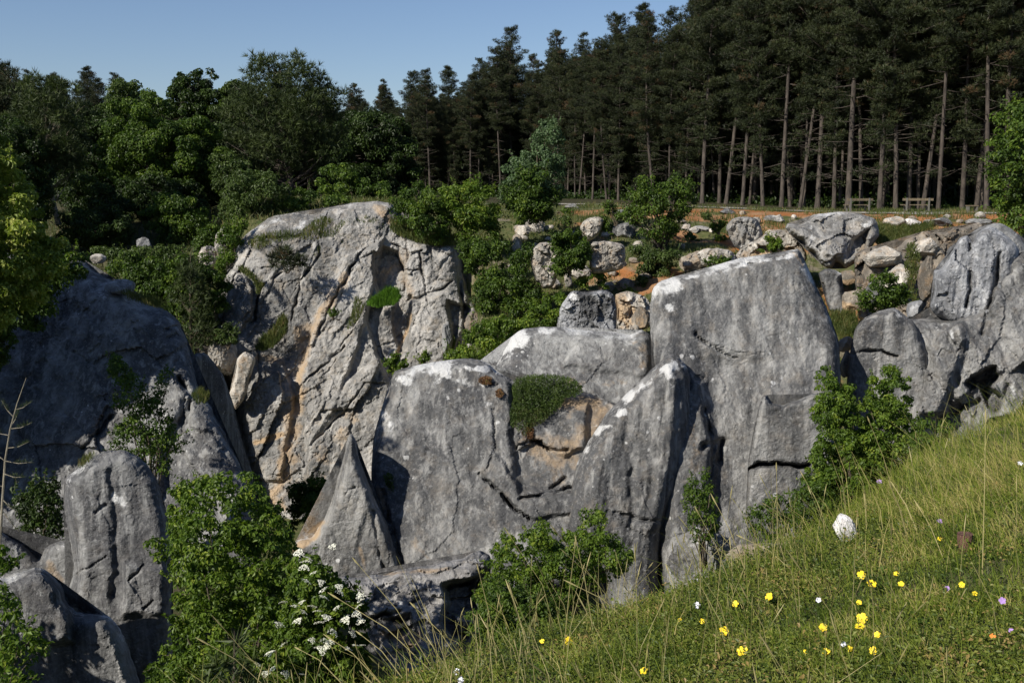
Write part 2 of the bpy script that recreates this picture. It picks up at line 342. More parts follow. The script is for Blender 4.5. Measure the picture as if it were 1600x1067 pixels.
def build_ground():
    az = np.concatenate([np.linspace(-PI, -.62, 60, endpoint=False), np.linspace(-.62, .62, 620), np.linspace(.62, PI, 60, endpoint=False)[1:]])
    rr = np.concatenate([[.02], np.exp(np.linspace(math.log(.4), math.log(27), 170)), np.linspace(27.3, 70, 170), np.exp(np.linspace(math.log(71), math.log(2500), 50))])
    A, R = np.meshgrid(az, rr); x = np.sin(A)*R; y = np.cos(A)*R; z = terr(x, y)
    V = np.stack([x, y, z], -1).reshape(-1, 3); na, nr = len(az), len(rr)
    i = np.arange(nr-1)[:, None]*na; j = np.arange(na)[None]; j2 = (j+1) % na
    Q = np.stack([i+j, i+j2, i+na+j2, i+na+j], -1).reshape(-1, 4)[:, ::-1]
    x, y, z = V[:, 0], V[:, 1], V[:, 2]; px = 800+F*x/np.maximum(y, .1)
    far = ss(20, 28, y)
    orange = far*ss(30, 36, y)*(1-ss(61, 67, y))*ss(780, 1000, px)*np.clip(-.02+.2*ss(1040,1100,px)+.75*ss(53, 58, y)+2.3*fb2(x, y, .35, 4, 3), 0, 1)
    orange = np.maximum(orange, .35*ss(.05, .4, fb2(x, y, 1.1, 4, 21))*(1-far))
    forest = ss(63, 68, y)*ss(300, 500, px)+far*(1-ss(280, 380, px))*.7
    rubble = far*ss(.0, .35, fb2(x, y, .4, 4, 8))
    mask = np.stack([orange, forest, rubble, np.ones_like(x)], -1)
    m, t, b = mat_new('ground'); N = NT(t); M = N.mask(); p = N.pos()
    n1 = N.noise(3, 8, .65, p); n2 = N.noise(.8, 6, .6, p); n3 = N.noise(22, 6, .7, p)
    col = N.mix(N.rng(n1, .35, .65), (.05, .075, .018), (.13, .125, .05))
    col = N.mix(N.rng(n3, .5, .7, 0, .6), col, (.12, .085, .05))
    col = N.mix(N.rng(N.math('ADD', M[2], N.math('MULTIPLY', n1, .8)), .8, 1.1, 0, .7), col, (.24, .2, .15))
    col = N.mix(N.rng(N.math('ADD', M[0], N.math('MULTIPLY', n1, .7)), .62, 1.0), col, N.mix(N.rng(n2, .4, .6), (.31, .12, .036), (.34, .20, .105)))
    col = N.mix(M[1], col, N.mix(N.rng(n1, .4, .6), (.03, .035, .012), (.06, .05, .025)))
    N.l(col, b.inputs['Base Color']); N.l(N.bump(N.math('ADD', n1, n3), .08, .8), b.inputs['Normal'])
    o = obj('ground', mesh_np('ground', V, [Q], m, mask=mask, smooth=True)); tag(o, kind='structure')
    # gravel path along the plateau
    PT = [(600, 67), (820, 67), (880, 68), (950, 67.2), (1050, 66.5), (1150, 65), (1250, 63.2), (1330, 61.6), (1420, 60.6), (1600, 60), (1900, 58)]
    xs, ys = [], []
    for i in range(160):
        p_ = 600+1300*i/159.; D = np.interp(p_, [a for a, _ in PT], [a for _, a in PT]); xs.append((p_-800)/F*D); ys.append(D)
    xs, ys = np.array(xs), np.array(ys); rows = []
    for k in range(9):
        yy = ys+(k-4)*.3*(1+.1*np.sin(xs)); rows.append(np.stack([xs, yy, terr(xs, yy)+.05], -1))
    V = np.stack(rows, 0).reshape(-1, 3); n = 160; i = np.arange(8)[:, None]*n; j = np.arange(n-1)[None]
    Q = np.stack([i+j, i+j+1, i+n+j+1, i+n+j], -1).reshape(-1, 4)
    m, t, b = mat_new('gravel'); N = NT(t); n1 = N.noise(8, 8, .7)
    N.l(N.mix(N.rng(n1, .3, .7), (.24, .22, .19), (.42, .39, .34)), b.inputs['Base Color']); N.l(N.bump(n1, .05), b.inputs['Normal'])
    tag(obj('path', mesh_np('path', V, [Q], m, smooth=True)), kind='structure')
build_ground()

# ------------------------------------------------------------------ rocks
def densify(poly, step):
    out = []
    n = len(poly)
    # Catmull-Rom softened outline
    for i in range(n):
        p0, p1, p2, p3 = (np.array(poly[(i+k-1) % n], float) for k in range(4))
        L = np.linalg.norm(p2-p1); m = max(1, int(round(L/step)))
        for k in range(m):
            t = k/m; c = .5*((2*p1)+(-p0+p2)*t+(2*p0-5*p1+4*p2-p3)*t*t+(-p0+3*p1-3*p2+p3)*t**3)
            out.append(.55*c+.45*(p1*(1-t)+p2*t))
    return np.array(out)
def rock(name, label, poly, D, thick=.8, back=1.5, lean=.0, yaw=0., step=3., rnd=45, blocks=None, flute=None, namp=.12, grooves=(), steps=(),
         lich=(), lich_top=1., lich_w=14, stain=(), dark=(), mat=None, seed=1, cat='rock', jag=2.0, group=None, blocks2=None, blocks3=None, rk=.62, tk=.75, crack=.35, fine=.016, smooth=False):
    O = densify(poly, step); n = len(O)
    tn = np.roll(O, -1, 0)-np.roll(O, 1, 0); tn /= np.linalg.norm(tn, axis=1)[:, None]+1e-9
    area = .5*np.sum(O[:, 0]*np.roll(O[:, 1], -1)-np.roll(O[:, 0], -1)*O[:, 1]); nr = np.stack([tn[:, 1], -tn[:, 0]], 1)*np.sign(area)
    J = jag*(1.6*fb2(O[:, 0], O[:, 1], .03, 2, seed)+1.0*fb2(O[:, 0], O[:, 1], .12, 3, seed+4)); O = O+nr*J[:, None]
    x0, y0 = O.min(0); x1, y1 = O.max(0); cx, cy = (x0+x1)/2, (y0+y1)/2
    gx = np.arange(x0, x1, step); gy = np.arange(y0, y1, step*.87)
    X, Y = np.meshgrid(gx, gy); X = X+(np.arange(len(gy)) % 2)[:, None]*step/2; X = X.ravel(); Y = Y.ravel()
    rr_ = np.random.RandomState(seed); X = X+rr_.uniform(-.25, .25, X.size)*step; Y = Y+rr_.uniform(-.25, .25, X.size)*step
    ins = inpoly(O, X, Y); X, Y = X[ins], Y[ins]
    dd = segdist(O[::2] if n > 500 else O, X, Y, True); k = dd > step*.6; X, Y, dd = X[k], Y[k], dd[k]
    pts = [Vector(p) for p in O]+[Vector((a, b)) for a, b in zip(X, Y)]
    res = delaunay_2d_cdt(pts, [], [list(range(n))], 1, 1e-4, False)
    P2 = np.array([tuple(v) for v in res[0]]); T = np.array([f for f in res[2] if len(f) == 3])
    px, py = P2[:, 0], P2[:, 1]; on = np.zeros(len(px), bool); on[:n] = True
    din = segdist(O[::2] if n > 500 else O, px, py, True); din[:n] = 0
    mpp = D/F; rnd = rnd*rk; thick = thick*tk
    base = D+lean*(cy-py)+yaw*(px-cx)
    q = np.clip(din/rnd, 0, 1); front = thick*np.sqrt(1-(1-q)**2)
    W = np.stack([px*mpp, py*mpp, np.full_like(px, seed*3.1)], -1)
    dsp = namp*1.3*fbm(W*.4, 2, seed)+namp*.14*ridged(W*1.6, 3, seed+2)+fine*(D/24.)*(fbm(W*(130./D), 3, seed+5, .8)-.6*np.abs(pnoise(W*(60./D), seed+6)))*2
    def blk(bl, seed, ck=None):
        ck = crack if ck is None else ck
        size, asp, ang, amp = bl; ca, sa = math.cos(ang), math.sin(ang)
        wx = px+size*.35*fb2(px, py, .6/size, 3, seed+7); wy = py+size*.35*fb2(px, py, .6/size, 3, seed+8)
        u = (wx*ca+wy*sa)/(size*asp); v = (-wx*sa+wy*ca)/size
        b1, b2, cid, ex, ey = worley(u, v, seed)
        h = _perm[cid+seed]/255.-.5; tx = _perm[cid+31]/255.-.5; ty = _perm[cid+57]/255.-.5
        return amp*(1.1*h+1.2*tx*ex+1.2*ty*ey)-amp*ck*np.clip(.3+1.6*fb2(px, py, .02, 2, seed+3), 0, 1)*np.exp(-((b2-b1)/.045)**2)
    dsp = dsp+blk((26, 1.9, 1.2, .014*D/24), seed+4, .0)+blk((58, 1.7, 1.35, .035*D/24), seed+14, .0)
    if blocks: dsp = dsp+blk(blocks, seed)
    if blocks2: dsp = dsp+blk(blocks2, seed+9)
    if blocks3: dsp = dsp+blk(blocks3, seed+19)
    if flute:
        wl, amp = flute[:2]; amp *= .45; sh = flute[2] if len(flute) > 2 else 0
        dsp = dsp+amp*fbm(np.stack([(px+sh*(py-cy))/wl, py/(wl*7), np.full_like(px, seed*1.7)], -1), 3, seed+3)*1.6
    for g in grooves:
        pt, wd, dp = g[:3]; wob = 5; wd = max(1.5, wd*.62)
        d = segdist(pt, px+wob*fb2(px, py, .05, 2, seed), py+wob*fb2(px, py, .05, 2, seed+1)); dsp = dsp-dp*np.clip(.75+1.3*fb2(px, py, .035, 2, seed+9), .1, 1.2)*np.exp(-(d/wd)**2)
    for pt, hgt, soft in steps:       # raised (or sunken) areas
        xx = px+5*fb2(px, py, .04, 3, seed+2); yy = py+5*fb2(px, py, .04, 3, seed+6)
        i_ = inpoly(pt, xx, yy); d = segdist(pt, xx, yy, True); d = np.where(i_, d, -d); dsp = dsp+hgt*ss(-soft*.5, soft*.5, d)
    tp = np.clip(.25+din/ (rnd*.5), 0, 1)
    dF = base-front-dsp*np.where(on, .35, tp)
    dF[on] = (base-dsp*.35)[on]
    dB = base+back*np.sqrt(1-(1-np.clip(din/(rnd*1.4), 0, 1))**2)+.3*fbm(W*.5, 3, seed+20)*np.clip(din/rnd, 0, 1)+.02
    top_seg = nr[:, 1] < -.35
    tops = O[top_seg]
    if len(tops):
        dt = np.full(px.shape, 1e9)
        for a in range(0, len(tops), 40): dt = np.minimum(dt, np.sqrt(((P2[:, None]-tops[None, a:a+40])**2).sum(-1)).min(1))
        R = lich_top*np.exp(-dt/(lich_w*1.7))*np.clip(.55+1.9*fb2(px, py, .016, 3, seed+40), .1, 1.1)
    else: R = np.zeros_like(px)
    G = np.zeros_like(px); B = np.zeros_like(px)
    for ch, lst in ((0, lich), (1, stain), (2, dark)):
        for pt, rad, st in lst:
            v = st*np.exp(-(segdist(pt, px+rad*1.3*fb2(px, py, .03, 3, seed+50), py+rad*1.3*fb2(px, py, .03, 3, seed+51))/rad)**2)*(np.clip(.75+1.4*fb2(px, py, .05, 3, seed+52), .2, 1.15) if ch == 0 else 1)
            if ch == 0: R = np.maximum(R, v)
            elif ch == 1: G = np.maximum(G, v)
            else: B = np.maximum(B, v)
    PF = unp(px, py, dF); inn = np.nonzero(~on)[0]; PB = unp(px[inn], py[inn], dB[inn])
    remap = np.arange(len(px)); remap[inn] = len(px)+np.arange(len(inn))
    V = np.concatenate([PF, PB]); Tb = remap[T][:, ::-1]
    mk = np.stack([R, G, B, np.ones_like(R)], -1); mk = np.concatenate([mk, mk[inn]])
    a, b_, c = PF[T[0, 0]], PF[T[0, 1]], PF[T[0, 2]]
    if np.dot(np.cross(b_-a, c-a), a) > 0: T = T[:, ::-1]; Tb = Tb[:, ::-1]
    org = unp(cx, y1, D); me = mesh_np(name, V-org, [T, Tb], mat or MR, mask=mk, smooth=smooth)
    o = obj(name, me, None, org); return tag(o, label, cat, group)

def ico(n):
    import bmesh
    bm = bmesh.new(); bmesh.ops.create_icosphere(bm, subdivisions=n, radius=1); V = np.array([v.co[:] for v in bm.verts]); T = np.array([[v.index for v in f.verts] for f in bm.faces]); bm.free(); return V, T
ICO = {n: ico(n) for n in (4, 5, 6)}
def boulder(label, box, D=None, mat=None, seed=1, cuts=9, namp=.10, depth=1.0, sub=5, name='boulder', cat='boulder', group=None, rot=0, lich=.55, stain=0, dD=0, cutd=.62):
    x0, y0, x1, y1 = box; cx = (x0+x1)/2
    if D is None: D = march(cx, y1-(y1-y0)*.2)[1]+dD
    c = unp(cx, (y0+y1)/2, D); sx = (x1-x0)/2*D/F; sz = (y1-y0)/2*D/F; sy = (sx+sz)/2*depth
    V, T = ICO[sub]; V = V.copy(); r_ = np.random.RandomState(seed*7+1)
    for k in range(cuts+7):
        d = r_.normal(size=3); d /= np.linalg.norm(d); h = r_.uniform(cutd, .92); s = V@d; V = V-np.clip(s-h, 0, None)[:, None]*d*.99
    V = V/np.abs(V).max(0)
    nn = V/np.linalg.norm(V, axis=1)[:, None]
    V = V+nn*(namp*.5*fbm(V*1.2, 2, seed)+namp*.5*ridged(V*2.6, 4, seed+3)-namp*.3+namp*.55*(fbm(V*7, 3, seed+5, .8)-.5*np.abs(pnoise(V*4.5, seed+8))))[:, None]
    V = V/np.abs(V).max(0)
    V = V*np.array([sx, sy, sz])
    if rot: ca, sa = math.cos(rot), math.sin(rot); V = V@np.array([[ca, 0, -sa], [0, 1, 0], [sa, 0, ca]])
    R = lich*ss(.1, .9, nn[:, 2]); G = stain*ss(.3, -.8, nn[:, 2]+.6*fbm(V*.8, 3, seed))
    mk = np.stack([R, G, np.zeros_like(R), np.ones_like(R)], -1)
    org = np.array([c[0], c[1], c[2]-sz]); me = mesh_np(name, V+np.array([0, 0, sz]), [T], mat or MRpale, mask=mk, smooth=False)
    return tag(obj(name, me, None, org), label, cat, group)

# ------------------------------------------------------------------ shrubs and trees from a traced outline
def bush(name, label, poly, D, thick=1.0, clump=16, leaf=6, cover=9, mat=None, kind='leaf', base=None, stems=9, srad=.02, trunk=None, seed=1,
         cat='shrub', group=None, yaw=0, edge=40, up=.5, asp=.6, stem_mat=None, foliage_name='foliage', tuftn=9, limbs=1.0, base_D=None):
    global rng
    keep = rng; rng = np.random.RandomState(seed*13+5)
    P = np.array(poly, float); x0, y0 = P.min(0); x1, y1 = P.max(0); cx = (x0+x1)/2; mpp = D/F
    if kind == 'leaf': leaf = leaf*.74; cover = cover*1.3
    area = abs(.5*np.sum(P[:, 0]*np.roll(P[:, 1], -1)-np.roll(P[:, 0], -1)*P[:, 1]))
    nc = max(6, int(area/(clump*clump)*2.2)); X = rng.uniform(x0, x1, nc*8); Y = rng.uniform(y0, y1, nc*8)
    k = inpoly(P, X, Y); X, Y = X[k][:nc], Y[k][:nc]; nc = len(X)
    din = segdist([tuple(p) for p in P], X, Y, True)
    X = X+clump*.2*rng.normal(size=nc); q = np.sqrt(1-(1-np.clip(din/edge, .05, 1))**2)
    u = rng.uniform(-1, 1, nc); u = np.sign(u)*np.abs(u)**.6; dof = -u*thick*q
    CD = D+yaw*(X-cx)+dof; CP = unp(X, Y, CD); cr = clump*mpp*rng.uniform(.6, 1.35, nc)*(.55+.45*q)
    if kind == 'leaf': nl = int(area/(leaf*leaf*asp)*cover)
    else: nl = int(area/(leaf*leaf*.35)*cover/tuftn)
    ci = rng.choice(nc, nl, p=cr**2/np.sum(cr**2)); d = rdir(nl); rad = rng.uniform(.35, 1, nl)**.6
    Q = CP[ci]+d*(cr[ci]*rad)[:, None]*np.array([1, 1, .75])
    crnd = rng.uniform(-.34, .34, nc); rv = np.clip(.45+crnd[ci]+rng.normal(size=nl)*.2, 0, 1)
    fo = MB(); shoots = []; L = leaf*mpp*rng.uniform(.7, 1.35, nl)
    if kind == 'leaf':
        Nn = d*.7+np.array([0, 0, up])+rdir(nl)*.55; Nn /= np.linalg.norm(Nn, axis=1)[:, None]
        fo.leaves(Q, Nn, d+rdir(nl)*.7+np.array([0, 0, -.3]), L*1.15, L*asp*1.15, rv)
    else:
        Qr = np.repeat(Q, tuftn, 0); dr = np.repeat(d*.7+np.array([0, 0, .45]), tuftn, 0)+rdir(nl*tuftn)*.8
        fo.spikes(Qr, dr, np.repeat(L, tuftn)*1.3, np.repeat(L, tuftn)*.16, np.repeat(rv, tuftn))
    if kind == 'leaf' and D < 60:
        osh = np.nonzero(din < edge*.45)[0]; ns = min(len(osh), int(3.2*math.sqrt(area)/clump)+4)
        cen = np.array([np.mean(P[:, 0]), np.mean(P[:, 1])*.5+y1*.5])
        for i in rng.choice(osh, ns, replace=False):
            v = np.array([X[i], Y[i]])-cen; v /= np.linalg.norm(v)+1e-6; dr = np.array([v[0], rng.normal()*.5, -v[1]+.5]); dr /= np.linalg.norm(dr); Ls = clump*mpp*rng.uniform(1.0, 2.1)
            k_ = rng.randint(8, 15); tt_ = np.linspace(.25, 1, k_); Qs = CP[i]+dr*Ls*tt_[:, None]+np.array([0, 0, -.12*Ls])*tt_[:, None]**2; Nn = rdir(k_)*.8+np.array([0, 0, .6]); Nn /= np.linalg.norm(Nn, axis=1)[:, None]
            fo.leaves(Qs+rdir(k_)*leaf*mpp*.5, Nn, rdir(k_)+dr*.6, leaf*mpp*rng.uniform(.8, 1.3, k_), leaf*mpp*asp, np.clip(.62+crnd[i]+rng.normal(size=k_)*.15, 0, 1))
            shoots.append((CP[i], Qs[-1]))
    if base is None: base = (cx, y1)
    B = unp(base[0], base[1], base_D or D); root = empty(name, B, label, cat, group)
    st = MB()
    if trunk:
        tp = [unp(a, b, D) for a, b in trunk[0]]; r0 = trunk[1]; tp = np.array(tp)
        tt = np.linspace(0, 1, 24); seg = np.linspace(0, 1, len(tp)); T_ = np.stack([np.interp(tt, seg, tp[:, i]) for i in range(3)], 1)
        st.tube(T_, r0*(1-.85*tt**1.2), 8, .5)
        nb = int(limbs*min(60, nc))
        for i in rng.choice(nc, nb, replace=False):
            h = np.clip((CP[i, 2]-T_[0, 2])/(T_[-1, 2]-T_[0, 2]+1e-6)-.12, .05, .95); a = np.array([np.interp(h, tt, T_[:, k]) for k in range(3)])
            e = CP[i]; mid = (a+e)/2+np.array([0, 0, -.06*np.linalg.norm(e-a)]); r1 = r0*(1-.85*h)*.35+.004
            st.tube([a, mid, e], [r1, r1*.6, r1*.25], 5, .5)
    else:
        idx = rng.choice(nc, min(stems, nc), replace=False)
        for i in idx:
            e = CP[i]; a = B+np.array([rng.normal()*.05, rng.normal()*.05, -.1]); L_ = np.linalg.norm(e-a)
            m1 = a*.6+e*.4+np.array([0, 0, .1*L_])+rng.normal(size=3)*.04*L_; m2 = a*.25+e*.75+np.array([0, 0, .08*L_])+rng.normal(size=3)*.03*L_
            st.tube([a, m1, m2, e], [srad, srad*.75, srad*.5, srad*.25], 5, .5)
    for a_, b_ in shoots: st.tube([a_, (a_+b_)/2+np.array([0, 0, .003]), b_], [srad*.3, srad*.22, srad*.1], 4)
    fo.build(foliage_name, mat or L_mid, root, org=B)
    if st.n: st.build('trunk' if trunk else 'stems', stem_mat or M_stem, root, org=B)
    rng = keep; return root
# ------------------------------------------------------------------ the standing rocks
rock('tilted_slab', 'tallest standing grey rock slab with slanting flat white-edged top at right of centre', [(1018,460),(1030,441),(1060,432),(1085,427),(1110,418),(1150,405),(1200,398),(1246,390),(1257,408),(1272,443),(1290,480),(1306,520),(1313,560),(1314,620),(1308,690),(1300,780),(1290,900),(1180,960),(1050,960),(1030,860),(1030,740),(1032,640),(1020,548),(1015,495)],
     23.6, thick=.75, back=2.0, lean=.006, yaw=.0015, step=3, rnd=38, namp=.10, flute=(34, .16), seed=3, lich_top=1.15, lich_w=9, jag=2,
     grooves=[([(1085,520),(1110,540),(1150,560)], 3, .22), ([(1088,590),(1098,590)], 5, .3), ([(1100,700),(1128,688),(1125,720)], 7, .35), ([(1100,640),(1113,690),(1112,760)], 5, .25), ([(1140,405),(1175,412),(1244,396)], 3, .12)],
     steps=[([(1076,580),(1100,600),(1112,690),(1108,800),(1100,960),(1040,960),(1050,700)], .28, 24), ([(1095,560),(1200,560),(1180,700),(1180,900),(1115,900),(1115,690)], -.18, 30)],
     lich=[([(1030,447),(1060,440)], 14, 1.3), ([(1060,436),(1240,398)], 5, 1.1), ([(1035,475),(1050,490)], 9, 1.0), ([(1045,480),(1120,570),(1110,620)], 30, .42), ([(1085,600),(1080,680)], 14, .4), ([(1190,440),(1180,520),(1140,540)], 40, .3)],
     stain=[([(1240,395),(1275,440),(1300,500)], 3, .6), ([(1085,660),(1080,760)], 16, .35)], cat='rock slab')
rock('split_block', 'low grey rock block with a horizontal black split, standing against the tallest slab', [(1190,620),(1198,616),(1206,628),(1222,632),(1245,625),(1268,614),(1288,618),(1300,650),(1306,720),(1300,790),(1290,870),(1260,910),(1170,910),(1165,830),(1167,760),(1171,710),(1180,665)],
     22.5, thick=.5, back=.9, step=2.6, rnd=14, namp=.06, flute=(30, .07), seed=5, lich_top=.7, lich_w=6, jag=1.5,
     grooves=[([(1168,733),(1185,726),(1215,723),(1245,727),(1268,724)], 3.6, .75), ([(1150,790),(1165,850)], 4, .4)], lich=[([(1190,625),(1182,670)], 7, .6)], dark=[([(1172,731),(1215,727),(1266,726)], 3, 1)], cat='rock block')
rock('broken_ledge', 'long smooth grey rock ridge with white crest, behind the wide lichen-spotted slab', [(700,600),(735,592),(768,580),(785,553),(800,527),(818,514),(845,511),(880,512),(925,517),(955,518),(985,523),(1003,516),(1018,528),(1022,580),(1012,620),(985,660),(900,690),(780,690),(705,660)],
     25.2, thick=.7, back=1.2, lean=.012, step=3, rnd=40, namp=.10, flute=(60, .10, .6), seed=8, lich_top=1.1, lich_w=10, jag=1.6,
     lich=[([(822,522),(795,550)], 13, 1.25), ([(850,516),(890,518)], 7, 1.2), ([(930,520),(955,528)], 5, .9)], steps=[([(905,520),(1030,530),(1010,590),(880,570)], .15, 12)],
     stain=[([(990,540),(1010,570)], 24, .35), ([(870,600),(1000,590)], 25, .3)], mat=MRdk, cat='rock ridge')
rock('lichen_slab', 'wide upright grey slab with white lichen crust on its top edge and round lichen spots, at centre', [(612,592),(618,579),(640,573),(665,567),(700,562),(735,559),(762,567),(775,580),(800,592),(830,598),(880,610),(920,616),(960,628),(985,650),(990,760),(970,850),(930,905),(850,930),(745,925),(645,915),(618,885),(596,830),(582,775),(581,720),(588,670),(600,625)],
     23.4, thick=.9, back=1.6, lean=.007, step=2.8, rnd=34, namp=.09, flute=(42, .12), seed=12, lich_top=1.25, lich_w=11, jag=1.8,
     grooves=[([(748,738),(762,752),(775,764),(800,792),(826,812)], 3.2, .4), ([(812,780),(840,776),(870,768),(892,762)], 4, .4), ([(848,772),(885,748)], 4, .2), ([(838,690),(860,700),(885,705)], 4, .35), ([(808,700),(825,688),(845,690)], 3, .3), ([(770,640),(775,700),(760,735)], 3, .12), ([(597,768),(612,820),(630,880)], 5, .3), ([(800,660),(815,655)], 3, .3), ([(765,600),(795,600)], 3, .15)],
     steps=[([(800,600),(990,610),(985,760),(890,770),(812,770),(800,700)], -.28, 16), ([(803,655),(825,650),(828,690),(808,702)], .3, 8), ([(830,648),(880,640),(920,630),(915,700),(880,712),(835,690)], .22, 9), ([(750,735),(826,812),(900,800),(900,770),(810,760),(770,700)], .14, 8)],
     lich=[([(620,590),(650,580),(700,574)], 17, 1.5), ([(690,572),(760,576)], 8, 1.2), ([(700,590),(755,600)], 7, 1.1), ([(622,605),(640,625)], 12, .65), ([(600,640),(612,680),(602,700)], 13, .7), ([(655,600),(690,640),(750,650)], 26, .4), ([(765,600),(770,640),(765,700)], 14, .55), ([(830,660),(880,650)], 22, .45)],
     stain=[([(830,690),(880,720),(900,690),(940,640)], 32, .5), ([(870,625),(930,628)], 14, .8), ([(655,850),(665,870)], 18, .4), ([(590,760),(600,790)], 8, .5)],
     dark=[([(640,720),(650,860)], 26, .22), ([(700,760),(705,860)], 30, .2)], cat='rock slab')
rock('curved_pinnacle', 'fin-shaped dark grey pinnacle with curved white left edge, in front of the slabs at centre', [(1047,554),(1060,558),(1072,570),(1078,592),(1080,640),(1077,690),(1070,735),(1058,775),(1045,810),(1034,850),(1030,900),(1030,980),(960,980),(945,900),(920,875),(895,860),(886,820),(889,785),(896,748),(906,715),(923,682),(946,648),(968,624),(994,602),(1020,575)],
     22.7, thick=1.15, back=1.0, step=2.7, rnd=60, lean=.003, namp=.08, flute=(26, .2, .12), seed=15, lich_top=.95, lich_w=8, jag=1.5,
     grooves=[([(1078,690),(1060,760),(1035,830)], 8, .3), ([(988,690),(985,780),(990,850)], 9, .12), ([(960,800),(1000,812),(1040,815)], 5, .15)],
     steps=[([(1040,560),(1058,590),(1056,640),(1048,720),(1030,830),(1010,830),(1030,700),(1042,640)], .12, 10)],
     lich=[([(1047,560),(1010,590),(985,615),(965,638)], 10, 1.05), ([(1048,562),(1046,600)], 10, 1.2), ([(960,645),(980,640)], 8, 1.3), ([(932,672),(955,668)], 8, 1.4), ([(915,700),(905,725)], 5, .9), ([(1045,590),(1042,620)], 5, .7), ([(1043,700),(1030,800),(1015,850)], 9, .5)], dark=[([(1060,600),(1062,700)], 10, .35)], mat=MR, cat='rock pinnacle')  # dark mask paints shade onto the right flank
rock('cone_pinnacle', 'narrow pointed grey pinnacle with orange lower left edge', [(545,680),(551,679),(556,690),(561,715),(574,748),(588,785),(604,815),(617,850),(628,880),(632,925),(560,930),(470,925),(455,880),(462,845),(488,838),(505,812),(519,780),(528,745),(537,712)],
     22.3, thick=.8, back=1.0, step=2.4, rnd=26, namp=.06, flute=(24, .1, .3), seed=19, lich_top=.75, lich_w=7, jag=1.0,
     grooves=[([(553,762),(543,766),(538,772)], 2.5, .2), ([(583,800),(590,850),(600,890)], 5, .15)], stain=[([(500,815),(484,838),(462,850)], 9, 1.2), ([(566,860),(566,890)], 6, .5)], lich=[([(548,685),(541,715)], 5, .8), ([(530,790),(525,830)], 14, .45)], cat='rock pinnacle')
rock('stone_ledge', 'low flat-topped rock ledge with black hollows under its overhang, at bottom centre', [(505,915),(530,903),(570,900),(600,897),(640,888),(690,879),(720,872),(748,861),(764,866),(769,880),(762,893),(748,905),(744,925),(750,950),(742,975),(720,990),(715,1030),(700,1060),(640,1080),(600,1040),(575,1000),(570,965),(545,960),(515,950)],
     12.6, thick=.6, back=1.6, lean=.006, step=2.5, rnd=30, namp=.06, seed=23, lich_top=.5, lich_w=7, jag=3, blocks=(34, 2.2, -.15, .10), blocks2=(14, 1.6, -.2, .04),
     grooves=[([(700,914),(735,908),(752,900)], 5, .3), ([(615,965),(625,968)], 6, .4), ([(575,968),(600,960),(625,955)], 5, .3), ([(640,945),(655,935)], 3, .15)],
     steps=[([(692,915),(720,908),(755,905),(752,960),(735,990),(705,1000),(690,970),(700,940)], -.55, 12), ([(570,968),(640,962),(660,1000),(650,1040),(600,1040)], -.25, 10), ([(710,962),(735,955),(740,975),(715,990)], .25, 8)],
     lich=[([(610,932),(625,940)], 6, 1.2), ([(735,875),(760,872)], 9, .7)], stain=[([(610,990),(640,1010)], 20, .6), ([(600,895),(700,890)], 5, .5)], mat=rock_mat('limestone_near', dark=(.12,.12,.122), light=(.33,.32,.31), warmth=.25, s=2.0, spots=.3), cat='rock ledge')
rock('left_pinnacle', 'round-topped dark grey pinnacle standing at lower left, in front of the shaded wall', [(100,765),(104,745),(122,732),(132,722),(150,712),(172,703),(195,704),(215,712),(232,728),(247,755),(258,790),(266,830),(270,880),(268,960),(264,1100),(120,1100),(105,1060),(112,1000),(104,950),(112,900),(116,880),(110,850),(102,810)],
     13.6, thick=.65, back=.8, step=2.6, rnd=40, namp=.06, flute=(46, .10), seed=27, lich_top=.95, lich_w=13, jag=2,
     grooves=[([(118,900),(140,885),(165,870)], 2, .07), ([(200,905),(215,895),(225,880)], 3, .08), ([(150,800),(165,790)], 4, .12), ([(172,740),(178,800),(182,880),(176,930)], 9, .06), ([(225,950),(240,940)], 3, .12)],
     steps=[([(150,712),(180,760),(190,860),(175,940),(262,960),(270,850),(240,740),(200,706)], -.05, 22), ([(195,880),(260,890),(262,960),(190,960)], .12, 16)],
     lich=[([(130,745),(150,730)], 22, .45), ([(178,768),(195,785)], 11, 1.0), ([(115,770),(120,800)], 12, .5), ([(138,850),(160,820)], 16, .5), ([(140,940),(130,960)], 14, .4), ([(202,940),(210,960)], 12, .5)], dark=[([(172,800),(180,900)], 12, .3), ([(240,790),(255,880)], 14, .2)], mat=MRdk, cat='rock pinnacle')  # dark masks: along the groove, and painted shade down the right side
rock('rounded_rock', 'low dome-shaped grey rock in the bottom left corner, half shaded', [(-60,905),(-10,905),(12,903),(35,892),(55,888),(76,894),(94,912),(104,938),(118,954),(140,958),(168,962),(190,985),(205,1020),(216,1060),(222,1110),(-60,1110)],
     11.6, thick=.8, back=.7, step=2.8, rnd=42, namp=.07, seed=31, lich_top=.9, lich_w=10, jag=2, flute=(50, .08), lich=[([(65,930),(75,945),(85,930)], 12, .7)], mat=MRdk, cat='rock',
     steps=[([(-60,905),(60,885),(104,930),(112,1000),(60,1010),(-60,1000)], .25, 14)])
rock('notched_rock', 'brownish rock saddle between the left pinnacle and the left edge of the photo', [(-60,815),(0,828),(25,845),(48,862),(60,872),(72,856),(90,845),(110,846),(125,870),(125,990),(-60,990)],
     14.2, thick=.35, back=.8, step=3, rnd=26, namp=.06, seed=33, lich_top=.4, lich_w=6, jag=2, stain=[([(80,880),(100,920)], 16, .5)], lich=[([(92,852),(108,852)], 5, .7)], mat=MRdk, cat='rock')
